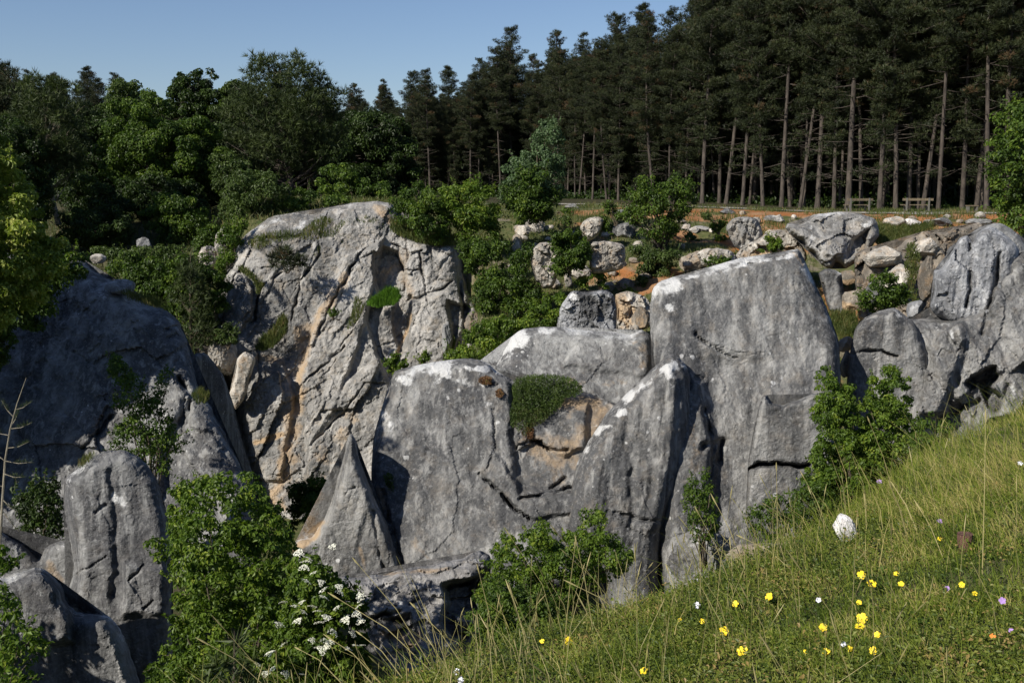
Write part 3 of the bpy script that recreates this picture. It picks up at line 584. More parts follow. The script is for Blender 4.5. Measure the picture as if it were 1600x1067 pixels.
rock('left_wall', 'big rounded rock wall at left, darkened by tree shade with its right end in sun', [(-160,430),(-60,400),(20,395),(70,392),(120,402),(150,425),(172,435),(200,455),(225,474),(250,480),(268,490),(282,505),(287,525),(296,548),(304,575),(312,610),(325,628),(338,655),(352,680),(366,706),(380,735),(392,770),(398,830),(380,900),(-160,900)],
     27.0, thick=1.6, back=2.4, lean=.012, yaw=-.0035, step=3, rnd=60, namp=.12, flute=(60, .15, .5), blocks=(80, 1.8, .9, .22), blocks2=(26, 1.6, 1.1, .06), seed=37, lich_top=.35, lich_w=8, jag=2.5,
     grooves=[([(260,515),(275,508),(287,515)], 3, .22), ([(262,530),(275,520),(290,530)], 3, .2), ([(282,590),(295,615),(296,640)], 5, .4), ([(130,700),(160,670),(175,650)], 5, .35)],
     steps=[([(290,625),(335,632),(400,760),(400,900),(240,900),(255,700)], -.35, 18), ([(296,630),(330,640),(345,680),(300,668)], .2, 10)], lich=[([(160,480),(230,540),(200,620)], 50, .35), ([(140,440),(180,470)], 14, .7)], mat=MRdk, fine=.03, cat='rock wall')  # darker stone stands in for part of the tree shade
rock('dark_fin', 'thin dark rock fin in shadow behind the sunlit end of the left wall', [(300,560),(318,552),(335,568),(350,590),(362,625),(372,668),(385,712),(398,760),(402,830),(330,830),(300,640)],
     31.0, thick=.5, back=1.5, step=3.2, rnd=20, namp=.08, seed=39, lich_top=.3, jag=2.5, yaw=.035, dark=[([(350,600),(390,780)], 40, .4)], mat=MRdk, cat='rock')  # dark mask paints the fin's shadow into its colour
rock('pale_column', 'slender pale broken column leaning against the left foot of the far cliff', [(372,560),(384,550),(398,560),(392,590),(380,625),(368,640),(358,618),(366,590)], 45.4, thick=.5, back=.8, step=2.5, rnd=12, namp=.15, seed=41, lich_top=.8, jag=2, mat=MRpale, cat='rock')
# the far cliff on the left
rock('limestone_cliff', 'broad sunlit cliff of jointed pale limestone with orange streak, left of centre across the pit', [(490,334),(515,325),(540,318),(575,315),(612,318),(622,338),(650,362),(685,372),(712,370),(720,395),(724,425),(732,455),(740,470),(752,482),(758,505),(752,530),(748,560),(742,620),(735,700),(700,760),(620,810),(560,850),(430,850),(400,790),(385,730),(372,670),(365,620),(350,600),(330,585),(312,560),(300,545),(318,530),(335,512),(345,480),(352,450),(350,432),(358,420),(366,402),(372,385),(385,368),(405,352),(428,338),(455,333)],
     48.6, thick=1.6, back=3.2, lean=.0105, yaw=-.001, step=2.25, rnd=40, rk=1, tk=1, namp=.12, seed=44, lich_top=.75, lich_w=16, jag=2.5, blocks=(54, 2.3, -1.0, .34), blocks2=(21, 1.9, -.9, .13), blocks3=(9, 1.6, -.9, .05), fine=.03, smooth=False,
     grooves=[([(600,365),(560,400),(520,470),(490,540)], 3, .4), ([(490,345),(500,400),(470,440),(455,500)], 3, .4), ([(375,385),(420,372),(470,368)], 3, .35), ([(360,420),(395,432),(405,450),(400,480),(398,500),(380,515)], 3, .5), ([(405,450),(440,425)], 3, .35), ([(515,560),(528,552),(540,540)], 3, .6), ([(585,395),(560,408),(585,425)], 2, .3), ([(725,400),(718,440),(728,500),(715,540)], 4, .8), ([(640,470),(690,450),(705,440)], 3, .35), ([(612,380),(640,395),(660,390)], 2.5, .45), ([(620,400),(632,425),(655,420)], 2.5, .4), ([(655,395),(662,440),(668,470)], 2.5, .4), ([(470,600),(520,560),(560,500)], 2.5, .3), ([(540,640),(570,600),(610,600)], 2.5, .3), ([(480,700),(540,640)], 2.5, .25)],
     steps=[([(583,398),(600,388),(622,392),(636,430),(632,465),(595,470),(585,440)], -.95, 6), ([(605,470),(640,462),(640,560),(625,600),(590,560),(575,500),(580,478)], -.6, 8), ([(600,480),(618,470),(612,500),(622,540),(618,580),(600,560),(590,520)], .5, 6),
            ([(640,470),(700,455),(728,470),(725,520),(700,560),(680,620),(620,620),(625,560),(640,520)], .5, 10), ([(700,470),(735,480),(735,530),(712,590),(690,590),(705,520)], -.9, 8), ([(720,505),(735,490),(752,505),(748,600),(690,600),(705,540)], .4, 8),
            ([(355,420),(375,418),(392,450),(395,490),(370,525),(350,520),(348,470)], .45, 5), ([(545,400),(600,372),(585,440),(560,540),(520,640),(480,700),(465,600),(500,480)], .4, 7), ([(590,560),(650,700),(600,800),(480,800),(480,700),(540,600)], .4, 10), ([(375,585),(440,560),(460,620),(440,750),(390,750),(370,650)], .35, 7)],
     lich=[([(380,375),(430,345),(470,345)], 18, .7), ([(370,400),(400,420)], 14, .5), ([(600,370),(610,395)], 10, .6), ([(360,440),(365,500)], 12, .4), ([(440,400),(520,370)], 30, .3)],
     stain=[([(545,430),(500,490),(480,540),(470,570)], 11, .6), ([(480,520),(470,560),(460,620),(452,690),(430,790)], 19, .62), ([(600,430),(630,400),(640,450)], 18, .5), ([(640,490),(635,520),(615,560)], 4, .8), ([(440,565),(400,560)], 8, .5), ([(590,325),(612,345)], 9, .6), ([(400,690),(440,680)], 6, .9), ([(500,640),(505,760),(470,800)], 24, .35), ([(545,650),(540,700)], 20, .35)],
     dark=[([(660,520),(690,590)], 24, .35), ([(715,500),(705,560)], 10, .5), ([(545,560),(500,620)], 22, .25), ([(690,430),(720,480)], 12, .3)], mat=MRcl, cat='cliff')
# right-hand group
rock('pointed_rock', 'grey rock with blunt white-lichened peak and a horizontal crack, right of the tallest slab', [(1324,620),(1325,570),(1332,530),(1340,508),(1354,494),(1375,486),(1397,482),(1412,490),(1430,505),(1450,560),(1458,640),(1440,720),(1400,760),(1330,740),(1318,680)],
     25.8, thick=.6, back=1.2, step=2.7, rnd=26, namp=.06, flute=(34, .12), seed=51, lich_top=.8, lich_w=8, jag=1.5, grooves=[([(1332,552),(1350,547),(1375,548),(1400,555)], 2.4, .3)], lich=[([(1393,484),(1403,497)], 8, .9), ([(1395,550),(1403,556)], 4, 1.0)], cat='rock')
rock('sweeping_rock', 'massive smooth grey rock mass at the right edge with dark caves at its foot', [(1400,560),(1408,505),(1440,497),(1475,500),(1500,495),(1525,480),(1545,450),(1560,425),(1580,402),(1605,392),(1640,395),(1700,420),(1720,760),(1600,760),(1480,760),(1415,740),(1395,680)],
     26.2, thick=1.1, back=2.2, lean=.006, yaw=-.002, step=2.9, rnd=45, namp=.12, flute=(40, .55, -.55), seed=54, blocks=(70, 1.8, 1.0, .16), blocks2=(26, 1.8, 1.1, .06), fine=.026, lich_top=.6, lich_w=8, jag=2,
     grooves=[([(1565,425),(1540,490),(1535,520)], 5, .35), ([(1470,660),(1500,640),(1530,625)], 4, .3), ([(1575,600),(1560,640)], 5, .35), ([(1480,505),(1500,540),(1495,600)], 6, .15)],
     steps=[([(1505,598),(1540,575),(1556,573),(1562,588),(1548,605),(1565,620),(1560,635),(1545,640),(1530,600),(1515,612)], -.8, 6), ([(1440,650),(1480,645),(1530,600),(1620,560),(1720,560),(1720,760),(1440,760)], -.5, 14), ([(1545,610),(1575,580),(1620,540),(1620,600),(1590,650),(1540,660)], .45, 10), ([(1470,520),(1500,495),(1510,530),(1480,620),(1440,700),(1420,680),(1450,580)], .45, 18)],
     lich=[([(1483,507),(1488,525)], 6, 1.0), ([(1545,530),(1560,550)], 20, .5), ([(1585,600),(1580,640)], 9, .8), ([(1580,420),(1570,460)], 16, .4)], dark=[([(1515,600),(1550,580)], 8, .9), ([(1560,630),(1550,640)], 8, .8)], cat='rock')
rock('fluted_rock', 'bluish grey fluted rock with scalloped top, upper right near the edge of the photo', [(1458,487),(1454,478),(1460,458),(1458,435),(1459,423),(1472,418),(1482,402),(1500,372),(1512,368),(1520,378),(1528,362),(1545,354),(1562,360),(1578,372),(1590,385),(1592,400),(1588,450),(1580,500),(1560,530),(1515,520),(1470,498)],
     27.1, thick=.9, back=1.2, step=2.6, rnd=30, namp=.07, flute=(18, .26, .15), blocks=(34, 2.6, 1.45, .2), blocks2=(14, 2, 1.3, .07), fine=.03, seed=57, lich_top=.4, lich_w=6, jag=1.5, lean=.004,
     grooves=[([(1517,425),(1516,450),(1510,478)], 3.5, .5), ([(1562,395),(1558,440),(1545,480)], 5, .45), ([(1512,372),(1516,388)], 3, .4)], mat=MRbl, cat='rock')
rock('pale_knob', 'small pale knob of rock at the right edge above the sweeping rock', [(1568,402),(1578,392),(1590,395),(1600,412),(1625,425),(1625,520),(1580,520),(1575,470),(1566,435)], 27.4, thick=.6, back=1, step=2.8, rnd=20, namp=.08, seed=59, lich_top=.4, mat=MRbl, cat='rock', grooves=[([(1566,432),(1600,436)], 3, .3)])
rock('dark_shoulder', 'dark weathered rock shoulder behind the fluted rock', [(1480,395),(1500,375),(1530,355),(1560,350),(1590,365),(1610,390),(1640,400),(1640,450),(1500,440)], 31, thick=.7, back=2.5, step=3, rnd=24, namp=.12, seed=60, lich_top=.2, mat=MRdk, cat='rock')
rock('overhang_rock', 'rugged grey rock overhanging an orange hollow below the benches', [(1226,357),(1232,348),(1250,350),(1262,345),(1270,338),(1280,335),(1310,334),(1345,334),(1362,340),(1371,350),(1372,368),(1366,376),(1355,392),(1345,398),(1338,410),(1322,418),(1308,412),(1296,421),(1284,414),(1276,398),(1262,390),(1255,378),(1240,370)],
     42, thick=1.3, back=2.6, step=2.3, rnd=16, namp=.22, seed=63, lich_top=1.0, lich_w=8, jag=3, blocks=(16, 1.6, -.4, .3), lean=.02,
     steps=[([(1275,370),(1320,372),(1318,400),(1290,400)], .3, 10), ([(1330,375),(1360,360),(1350,392),(1325,405)], -.8, 8)], lich=[([(1262,355),(1275,385),(1300,395)], 9, .8), ([(1330,352),(1360,348)], 7, .8)], dark=[([(1330,395),(1345,380)], 8, .5)], mat=MRcl, cat='rock')
rock('leaning_pillar', 'short pale-capped leaning pillar below the overhanging rock', [(1280,428),(1288,421),(1304,421),(1315,428),(1313,440),(1317,462),(1322,484),(1316,492),(1300,488),(1290,470),(1288,448)], 38, thick=.5, back=.8, step=2.2, rnd=11, namp=.1, seed=66, lich_top=.8, lich_w=8, jag=2, cat='rock', mat=MR)

rock('jointed_outcrop', 'low wall of jointed tan blocks between the overhanging rock and the fluted rock', [(1338,400),(1350,392),(1375,384),(1400,386),(1425,370),(1445,362),(1475,362),(1500,356),(1530,350),(1545,370),(1500,400),(1475,430),(1470,500),(1400,500),(1345,500),(1338,450)], 38.6, thick=.5, back=2.5, step=2.2, rnd=10, namp=.1, lean=.012, seed=68, lich_top=.4, jag=3, blocks=(30, 1.3, .15, .5), blocks2=(13, 1.4, .1, .16), mat=MRbrown, smooth=False, cat='outcrop')
rock('broken_outcrop', 'broken pale outcrop embedded in the bank left of the tallest slab', [(958,462),(975,456),(1000,462),(1016,475),(1020,520),(985,530),(962,526),(968,490)], 41.5, thick=.4, back=2, step=2.2, rnd=10, namp=.12, lean=.02, seed=69, lich_top=.3, jag=4, blocks=(18, 1.3, .3, .5), blocks2=(8, 1.3, .5, .15), mat=MRpale, smooth=False, cat='outcrop', stain=[([(960,470),(990,500)], 16, .8)])
rock('broken_outcrop', 'stepped grey outcrop on the bank between the ribbed boulder and the overhanging rock', [(1150,392),(1175,380),(1200,362),(1228,360),(1245,372),(1258,390),(1255,410),(1200,412),(1150,410)], 43.5, thick=.4, back=2, step=2.2, rnd=8, namp=.12, lean=.02, seed=70, lich_top=.6, jag=4, blocks=(20, 1.5, .2, .5), blocks2=(8, 1.3, .5, .15), mat=MRpale, smooth=False, cat='outcrop', stain=[([(1180,400),(1240,400)], 10, .9)])

for nm_, lab_, pl_, D_, mt_, sd_, kw_ in [
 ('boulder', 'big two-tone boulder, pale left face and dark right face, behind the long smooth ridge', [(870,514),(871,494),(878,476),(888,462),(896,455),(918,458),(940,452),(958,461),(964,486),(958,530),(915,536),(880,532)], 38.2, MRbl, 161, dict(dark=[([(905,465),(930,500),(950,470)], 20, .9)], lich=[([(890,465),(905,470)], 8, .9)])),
 ('boulder', 'egg-shaped pale boulder left of the round dark bush', [(830,400),(833,387),(845,379),(860,378),(871,386),(873,410),(869,432),(862,447),(850,449),(838,438),(831,420)], 44.5, MRpale, 162, dict()),
 ('boulder', 'squarish pale boulder right of the round dark bush', [(921,412),(921,388),(927,378),(945,376),(962,379),(976,383),(978,400),(973,420),(950,425),(928,426)], 44, MRpale, 163, dict()),
 ('boulder', 'pale grey boulder with ribbed face on orange soil, just left of the overhanging rock', [(1136,352),(1145,342),(1160,338),(1180,341),(1190,355),(1193,375),(1182,389),(1165,394),(1148,386),(1140,370)], 44.5, MRcl, 164, dict(flute=(9, .5, .2), lich_top=.9)),
 ('boulder', 'angular pale boulder high on the bank under the path', [(908,354),(914,345),(930,340),(942,343),(941,358),(930,371),(918,377),(910,367)], 51, MRpale, 165, dict()),
 ('boulder', 'flat-topped pale boulder resting just above the white edge of the tallest slab', [(1090,397),(1100,389),(1120,387),(1142,392),(1153,404),(1149,415),(1120,418),(1098,413)], 42.5, MRpale, 166, dict())]:
    kw_.setdefault('lich_top', .5); rock(nm_, lab_, pl_, D_, thick=.8, back=1.0, step=1.9, rnd=10, namp=.10, seed=sd_, jag=1.8, crack=.9, blocks=(17, 1.4, .9, .24), blocks2=(8, 1.3, .4, .07), fine=.03, mat=mt_, cat='boulder', group='boulders scattered on the far bank', **kw_)
# ------------------------------------------------------------------ boulders on the far bank
G_B = 'boulders scattered on the far bank'
BL = [
 ('brown half-buried boulder behind the left end of the tallest slab top', (1055,392,1108,428), MRbrown, 3, dict(depth=1.2)),
 ('small tan boulder wedged left of the overhanging rock', (1190,355,1234,392), MRpale, 4, dict()),
 ('jagged cluster boulder topmost at the left of the bank', (817,339,852,368), MRpale, 8, dict(namp=.2)),
 ('pinkish boulder under the jagged cluster boulder', (804,352,830,376), MRpale, 9, dict(namp=.15)),
 ('small pale boulder beside the orange patch at the left of the bank', (850,350,866,362), MRpale, 10, dict()),
 ('pale boulder half hidden by the bush at the left edge of the bank', (799,370,818,398), MRpale, 11, dict()),
 ('dark boulder with shaded face behind the stemmy shrub', (957,344,994,376), MRdk, 12, dict(lich=.2)),
 ('tan boulder lying under the round dark bush', (890,414,926,440), MRpale, 13, dict()),
 ('rounded tan stone under the egg-shaped boulder', (850,434,876,456), MRpale, 14, dict()),
 ('narrow stone between two shrubs left of the squarish boulder', (880,428,894,452), MRpale, 15, dict()),
 ('small white stone above the twin tan stones', (948,418,964,434), MRpale, 17, dict()),
 ('left stone of the twin tan stones on the bank', (942,436,962,462), MRpale, 18, dict()),
 ('reddish right stone of the twin tan stones on the bank', (960,434,992,456), MRbrown, 19, dict(stain=.5)),
 ('brown upright boulder touching the left edge of the tallest slab', (982,478,1016,522), MRbrown, 20, dict(stain=.6)),
 ('small dark-topped stone above the brown upright boulder', (986,470,1002,484), MRdk, 21, dict()),
 ('little flat stone in the orange scree', (966,486,980,498), MRpale, 22, dict()),
 ('tiny tan stone low in the orange scree', (966,504,976,514), MRpale, 23, dict()),
 ('small brown stone high in the scree', (958,460,974,474), MRbrown, 24, dict()),
 ('pale stone beside the grass under the stemmy shrub', (1058,380,1072,392), MRpale, 25, dict()),
 ('low pale boulder pair seen right of the overhanging rock, left one', (1379,338,1416,358), MRpale, 26, dict()),
 ('white slanted boulder right of the low pale boulder', (1410,341,1440,358), MRwhite, 27, dict()),
 ('upper block of the blocky stack under the grass, warm grey', (1350,384,1422,422), MRpale, 28, dict(cutd=.5, cuts=12, D=38)),
 ('wide middle block of the blocky stack, tan', (1380,412,1426,458), MRpale, 29, dict(cutd=.5, cuts=12, D=37.4)),
 ('lower left block of the blocky stack, behind the small bush', (1345,404,1388,450), MRbrown, 30, dict(cutd=.5, cuts=12, D=38.4)),
 ('tall brown block left of the fluted rock', (1432,398,1464,470), MRbrown, 31, dict(cutd=.5, cuts=12, D=35)),
 ('cracked grey block at the top of the blocky stack', (1420,366,1470,408), MRpale, 32, dict(cutd=.5, cuts=12, D=38.5)),
 ('orange block wedged under the leaning pillar', (1313,452,1346,494), MRbrown, 33, dict(stain=.9, cutd=.5, D=37.2, rot=.4)),
 ('grey block leaning on the orange block', (1332,452,1352,486), MRbrown, 34, dict(D=37, rot=-.3)),
 ('orange stone in the hollow under the overhanging rock', (1312,420,1342,446), MRbrown, 35, dict(stain=1.2, D=40.5)),
 ('shadowed brown wall of the hollow under the overhanging rock', (1340,380,1366,470), MRbrown, 36, dict(stain=.8, D=41.5)),
 ('grey slab stone behind the pointed rock, right of the small bush', (1414,466,1442,500), MRbl, 37, dict(D=31, cutd=.5)),
 ('dark squat stone at the foot of the gap beside the tallest slab', (1312,548,1334,592), MRbrown, 38, dict(D=27)),
 ('flat red-brown stone in the gap beside the tallest slab', (1308,524,1334,550), MRbrown, 39, dict(D=29, stain=.7)),
 ('lower dark block behind the small bush', (1344,440,1380,490), MRdk, 40, dict(D=36.5, lich=.2, cutd=.5)),
 ('weathered grey boulder shaded by trees at the upper left', (212,370,238,394), MRdk, 41, dict(D=54)),
 ('upright rubble outcrop behind the left end of the cliff', (338,352,362,432), MRpale, 43, dict(D=52.5, namp=.18)),
 ('lower rubble outcrop left of the cliff foot', (310,382,345,430), MRpale, 44, dict(D=52, namp=.18)),
 ('sunlit stone on top of the shaded wall at left', (140,396,166,412), MRpale, 45, dict(D=29)),
 ('rounded grey hump on top of the shaded wall at left', (165,436,214,464), MRdk, 46, dict(D=28)),
 ('grey rubble heap at the foot of the cliff left side', (322,520,372,590), MRpale, 47, dict(D=46.5, namp=.18)),
 ('brownish stone beside the heap at the cliff foot', (306,536,336,562), MRbrown, 48, dict(D=46.4, namp=.15)),
 ('grey knob beside the dark bush in the cliff gully', (690,500,708,560), MRdk, 49, dict(D=45.5)),
 ('brown outcrop at the right end of the cliff', (722,486,756,530), MRbrown, 50, dict(D=46.4, namp=.16)),
]
for k_, (bx_, lab) in enumerate([((1192,336,1226,350), 'flat grey bedrock hump on the rim directly above the small shrub on orange soil'), ((1442,340,1492,356), 'long flat grey bedrock hump on the rim above the jointed blocks'), ((1078,350,1108,364), 'low grey bedrock hump right of the stemmy shrub'), ((1500,340,1548,356), 'low grey bedrock hump on the rim left of the right-edge tree'), ((955,328,985,338), 'small flat bedrock hump on the rim left of the stemmy shrub'), ((1120,326,1150,336), 'thin flat bedrock hump on the rim under the path'), ((880,318,905,328), 'small bedrock hump beside the tall willowy shrub')]):
    boulder(lab, bx_, mat=[MRcl, MRdk][k_ % 2], seed=140+k_, depth=1.5, sub=5, name='bedrock_hump', cat='rock', namp=.16, cutd=.5)
for lab, bx_, mt, sd_, kw in BL:
    kw = dict(kw); boulder(lab, bx_, mat=mt, seed=sd_, group=G_B if sd_ < 28 else None, sub=5 if (bx_[2]-bx_[0]) > 30 else 4, **kw)
# many small stones of the scree as countable individuals
r_ = np.random.RandomState(5); k_ = 0
scree = []
while len(scree) < 46:
    a, b = r_.uniform(800, 1130), r_.uniform(345, 505)
    if inpoly([(880,330),(1140,330),(1140,380),(1050,420),(1010,440),(1012,520),(945,520),(930,460),(800,420),(800,350)], np.array([a]), np.array([b]))[0]: scree.append((a, b))
for a, b in [(1180,352),(1215,345),(1160,336),(1240,342),(1390,366),(1450,352),(1480,340),(1500,348),(1530,342),(1330,500),(1318,512),(1325,470),(1425,345)]: scree.append((a, b))
proto = []
for i, (a, b) in enumerate(scree):
    P = march(a, b, 24, 80); s_ = r_.uniform(.12, .34)
    if len(proto) < 5:
        o = boulder('x', (a-6, b-6, a+6, b+6), D=P[1], mat=MRpale if i % 3 else MRbrown, seed=90+i, sub=4, name='scree_stone', cat='stone'); proto.append((o, 6*P[1]/F))
        s0 = 6*P[1]/F
    else:
        src, s0 = proto[i % 5]; o = src.copy(); C.objects.link(o)
    o.scale = (s_/s0*r_.uniform(.8, 1.3), s_/s0, s_/s0*r_.uniform(.6, 1)); o.rotation_euler.z = r_.uniform(0, 6.3); o.location = Vector(P)+Vector((0, 0, -.4*s_))
    tag(o, 'small pale angular stone lying loose among the grass of the far bank', 'stone', 'loose scree stones on the far bank')
# stones on the near slope
boulder('white weathered stone poking out of the near grass slope under the big bush', (1298,798,1338,858), D=None, mat=MRwhite, seed=71, sub=5, rot=-.45, depth=.8, namp=.12, cutd=.5)
boulder('low grey stone half sunk in the near grass, below the curved pinnacle', (1062,899,1128,945), D=5.9, mat=MRpale, seed=72, depth=1.0)
boulder('flat pale stone at the bottom of the near slope, beneath the half-sunk stone', (1058,964,1104,992), D=5.0, mat=MRwhite, seed=73, depth=1.0)
boulder('pinkish rubble stone between the slope and the curved pinnacle foot', (1130,840,1280,900), D=9.5, mat=MRbrown, seed=74, depth=.6)
boulder('rugged tan rock foot behind the sparse bush, under the tallest slab', (1040,820,1150,930), D=14, mat=MR, seed=75, depth=.7, namp=.16)

# ------------------------------------------------------------------ forest pines
def pine_proto(seed, crown0=.42, spread=2.6, dead=8, curve=.5, lean=0., H=20., tr_=.16):
    global rng
    rng = np.random.RandomState(seed); root = empty('pine_tree', (0, 0, 0)); tr = MB()
    t = np.linspace(0, 1, 22); ph = rng.uniform(0, 6, 2)
    cxx = curve*np.sin(t*2.2+ph[0])*t+lean*(np.sin(t*2.6)*.8-.3*t); cyy = curve*.5*np.sin(t*2.6+ph[1])*t
    cxx -= cxx[0]; cyy -= cyy[0]; T_ = np.stack([cxx, cyy, t*H-.3], 1); r = tr_*(1-.86*t**1.15); r[0] *= 1.3; tr.tube(T_, r, 9)
    at = lambda h: np.array([np.interp(h, t, T_[:, k]) for k in range(3)])
    for k in range(dead):
        h = rng.uniform(.12, crown0+.1); a = rng.uniform(0, 6.3); L = rng.uniform(.5, 2.0); p0 = at(h); d = np.array([math.cos(a), math.sin(a), rng.uniform(-.3, .25)])
        tr.tube([p0, p0+d*L*.5, p0+d*L+np.array([0, 0, .1])], [.035, .02, .008], 4)
    lm = tr; nd = MB(); z = crown0; prof_ = lambda u: spread*(1+.35*math.sin(seed+u*9)*math.cos(seed*2+u*23))*(math.sin(min(1, (u*1.15+.06))*PI*.5)**.7 if u < .35 else (1-(u-.35)/.65)**.75*.98+.10)
    for _ in range(rng.randint(4, 9)):      # straggling low branches with a few tufts
        h = rng.uniform(.10, crown0); a = rng.uniform(0, 6.3); L = rng.uniform(.9, 2.4); p0 = at(h); d = np.array([math.cos(a), math.sin(a), rng.uniform(-.25, .05)]); e = p0+d*L; lm.tube([p0, p0+d*L*.5, e], [.03, .02, .01], 4)
        nt_ = 26; dd = rdir(nt_); Q = p0+d*L*rng.uniform(.55, 1.1, nt_)[:, None]+dd*np.array([.35, .35, .16]); Qr = np.repeat(Q, 6, 0); nd.spikes(Qr, np.repeat(dd*.6+np.array([0, 0, .3]), 6, 0)+rdir(nt_*6)*.75, rng.uniform(.16, .3, nt_*6), .035, np.repeat(np.clip(rng.uniform(.2, .7)+rng.normal(size=nt_)*.1, 0, 1), 6))
    while z < .985:
        u = (z-crown0)/(1-crown0); nb = rng.randint(3, 6); a0 = rng.uniform(0, 6.3)
        for b in range(nb):
            a = a0+b*2*PI/nb+rng.normal()*.3; L = prof_(u)*rng.uniform(.55, 1.15); p0 = at(z+rng.uniform(-.01, .01)); rise = -.12+.75*u+rng.normal()*.12
            d = np.array([math.cos(a), math.sin(a), rise]); d /= np.linalg.norm(d); e = p0+d*L+np.array([0, 0, .12*L]); m_ = p0+d*L*.5
            lm.tube([p0, m_, e], [.05*(1-.5*u), .03, .012], 4)
            npad = max(2, int(L*2.1))
            for q in range(npad):
                f = 1-q/npad*.75; c = p0+(e-p0)*f+rng.normal(size=3)*np.array([.22, .22, .1])*L*.45*(q > 0)
                R_ = rng.uniform(.35, .6)*(1 if u < .85 else .7); nt_ = int(34*R_/.5)
                dd = rdir(nt_); Q = c+dd*np.array([R_, R_, R_*.45])*(rng.uniform(.2, 1, nt_)**.5)[:, None]
                rv = np.clip(rng.uniform(.15, .7)+rng.normal(size=nt_)*.12+dd[:, 2]*.15, 0, 1)
                if rng.rand() < .035: rv = rv*0+1
                Qr = np.repeat(Q, 6, 0); nd.spikes(Qr, np.repeat(dd*.6+np.array([0, 0, .55]), 6, 0)+rdir(nt_*6)*.75, rng.uniform(.16, .32, nt_*6), .035, np.repeat(rv, 6))
        z += rng.uniform(.018, .034)
    tr.build('trunk', M_bark, root, smooth=True); nd.build('crown', L_pine, root)
    return root
PR = [pine_proto(101, .25, 2.6, 16), pine_proto(102, .2, 2.9, 14), pine_proto(103, .31, 2.4, 22), pine_proto(104, .22, 3.0, 9, .6), pine_proto(105, .34, 2.5, 18, .3, .9), pine_proto(106, .2, 3.2, 5), pine_proto(107, .36, 2.2, 18, .8, 0, 20, .12), pine_proto(108, .42, 3.1, 22, .6, .4, 20, .19), pine_proto(109, .18, 2.6, 8, 1.0, 0, 20, .13), pine_proto(110, .47, 2.7, 26, .5, 0, 20, .15)]
used = set()
def put_pine(k, loc, h, rz, label, group, lean=(0, 0)):
    src = PR[k]
    if k in used:
        o = src.copy(); C.objects.link(o)
        for ch in [c for c in src.children]:
            c = ch.copy(); C.objects.link(c); c.parent = o
    else: o = src; used.add(k)
    s = h/20.; o.location = loc; o.scale = (s, s, s); o.rotation_euler = (lean[0], lean[1], rz); return tag(o, label, 'pine tree', group)
def fronD(px): return float(np.interp(px, [-200, 300, 600, 800, 1050, 1300, 1450, 1600, 1800], [92, 92, 108, 100, 79, 70, 66.5, 65, 64]))
SKX = [-100, 0, 20, 50, 80, 100, 130, 150, 180, 200, 215, 232, 250, 300, 340, 355, 390, 430, 480, 505, 530, 560, 600, 625, 650, 700, 750, 765, 785, 800, 815, 830, 860, 885, 895, 920, 940, 950, 985, 1000, 1030, 1060, 1070, 1090, 1120, 1200, 1700]
SKY = [95, 95, 108, 100, 120, 112, 118, 98, 112, 120, 135, 150, 140, 125, 130, 138, 120, 100, 100, 125, 128, 128, 120, 130, 110, 100, 93, 100, 60, 42, 62, 80, 45, 60, 80, 42, 62, 50, 10, 0, 14, 30, 18, 8, -30, -60, -80]
ORD = ['first', 'second', 'third', 'fourth', 'fifth', 'sixth', 'seventh', 'eighth', 'ninth', 'tenth', 'eleventh', 'twelfth', 'thirteenth', 'fourteenth', 'fifteenth', 'sixteenth', 'seventeenth', 'eighteenth', 'nineteenth', 'twentieth', 'twenty-first', 'twenty-second', 'twenty-third', 'twenty-fourth', 'twenty-fifth', 'twenty-sixth', 'twenty-seventh', 'twenty-eighth', 'twenty-ninth', 'thirtieth']
r_ = np.random.RandomState(3)
front = [(655, 3), (672, 2), (735, 0), (747, 2), (783, 1), (868, 2), (905, 0), (926, 2), (948, 4), (966, 0), (1022, 1), (1046, 2), (1097, 0), (1134, 4), (1160, 2), (1192, 0), (1221, 2), (1250, 1), (1256, 0), (1277, 2), (1303, 0), (1325, 2), (1346, 1), (1374, 0), (1399, 2), (1419, 0), (1441, 4), (1466, 2), (1503, 0), (1526, 2), (1541, 1), (1575, 0)]
special = {1134: 'pale bare pine trunk curving to the left, behind the bank of orange soil', 1097: 'thick straight pine trunk right behind the stemmy shrub', 1399: 'thick pine trunk standing between the two wooden benches', 1325: 'pine trunk just left of the left wooden bench', 1526: 'dark pine trunk directly right of the low wooden stand', 1346: 'pine trunk rising straight behind the left wooden bench', 1419: 'pine trunk right behind the left end of the right bench', 1441: 'slanting pine trunk behind the middle of the right bench'}
n_ = 0
for px, k in front:
    D = fronD(px)+r_.uniform(-.6, 2.5); loc = onground(px, D); top = np.interp(px, SKX, SKY)+(r_.uniform(0, 30) if px < 1080 else 0)
    h = (unp(px, top, D)[2]-loc[2]); h = h if px < 1080 else max(h, r_.uniform(17.5, 22))
    if px in special: lab = special[px]
    else: lab = '%s bare-trunked pine from the left along the sunny edge of the forest' % ORD[n_]; n_ += 1
    rz = r_.uniform(0, 6.3) if k != 4 else (PI if px == 948 else 0.)
    k = k if k == 4 else [k, 6, 7, 9][r_.randint(4)]
    put_pine(k, loc, h, rz, lab, 'pines along the edge of the forest', (r_.normal()*.035, r_.normal()*.035))
sk = [(18, 97), (50, 103), (92, 112), (150, 98), (190, 114), (215, 132), (555, 128), (598, 119), (650, 108), (700, 97), (752, 91), (800, 40), (865, 44), (915, 44), (962, 18), (1003, -3), (1042, 12), (1085, 2)]
for i, (px, top) in enumerate(sk):
    D = fronD(px)+r_.uniform(4, 12); loc = onground(px, D); h = unp(px, top, D)[2]-loc[2]
    put_pine([1, 8, 5, 6, 3, 7][i % 6], loc, h, r_.uniform(0, 6.3), '%s pine top from the left along the skyline' % ORD[i], 'pines whose tops make the skyline')
cnt = 0
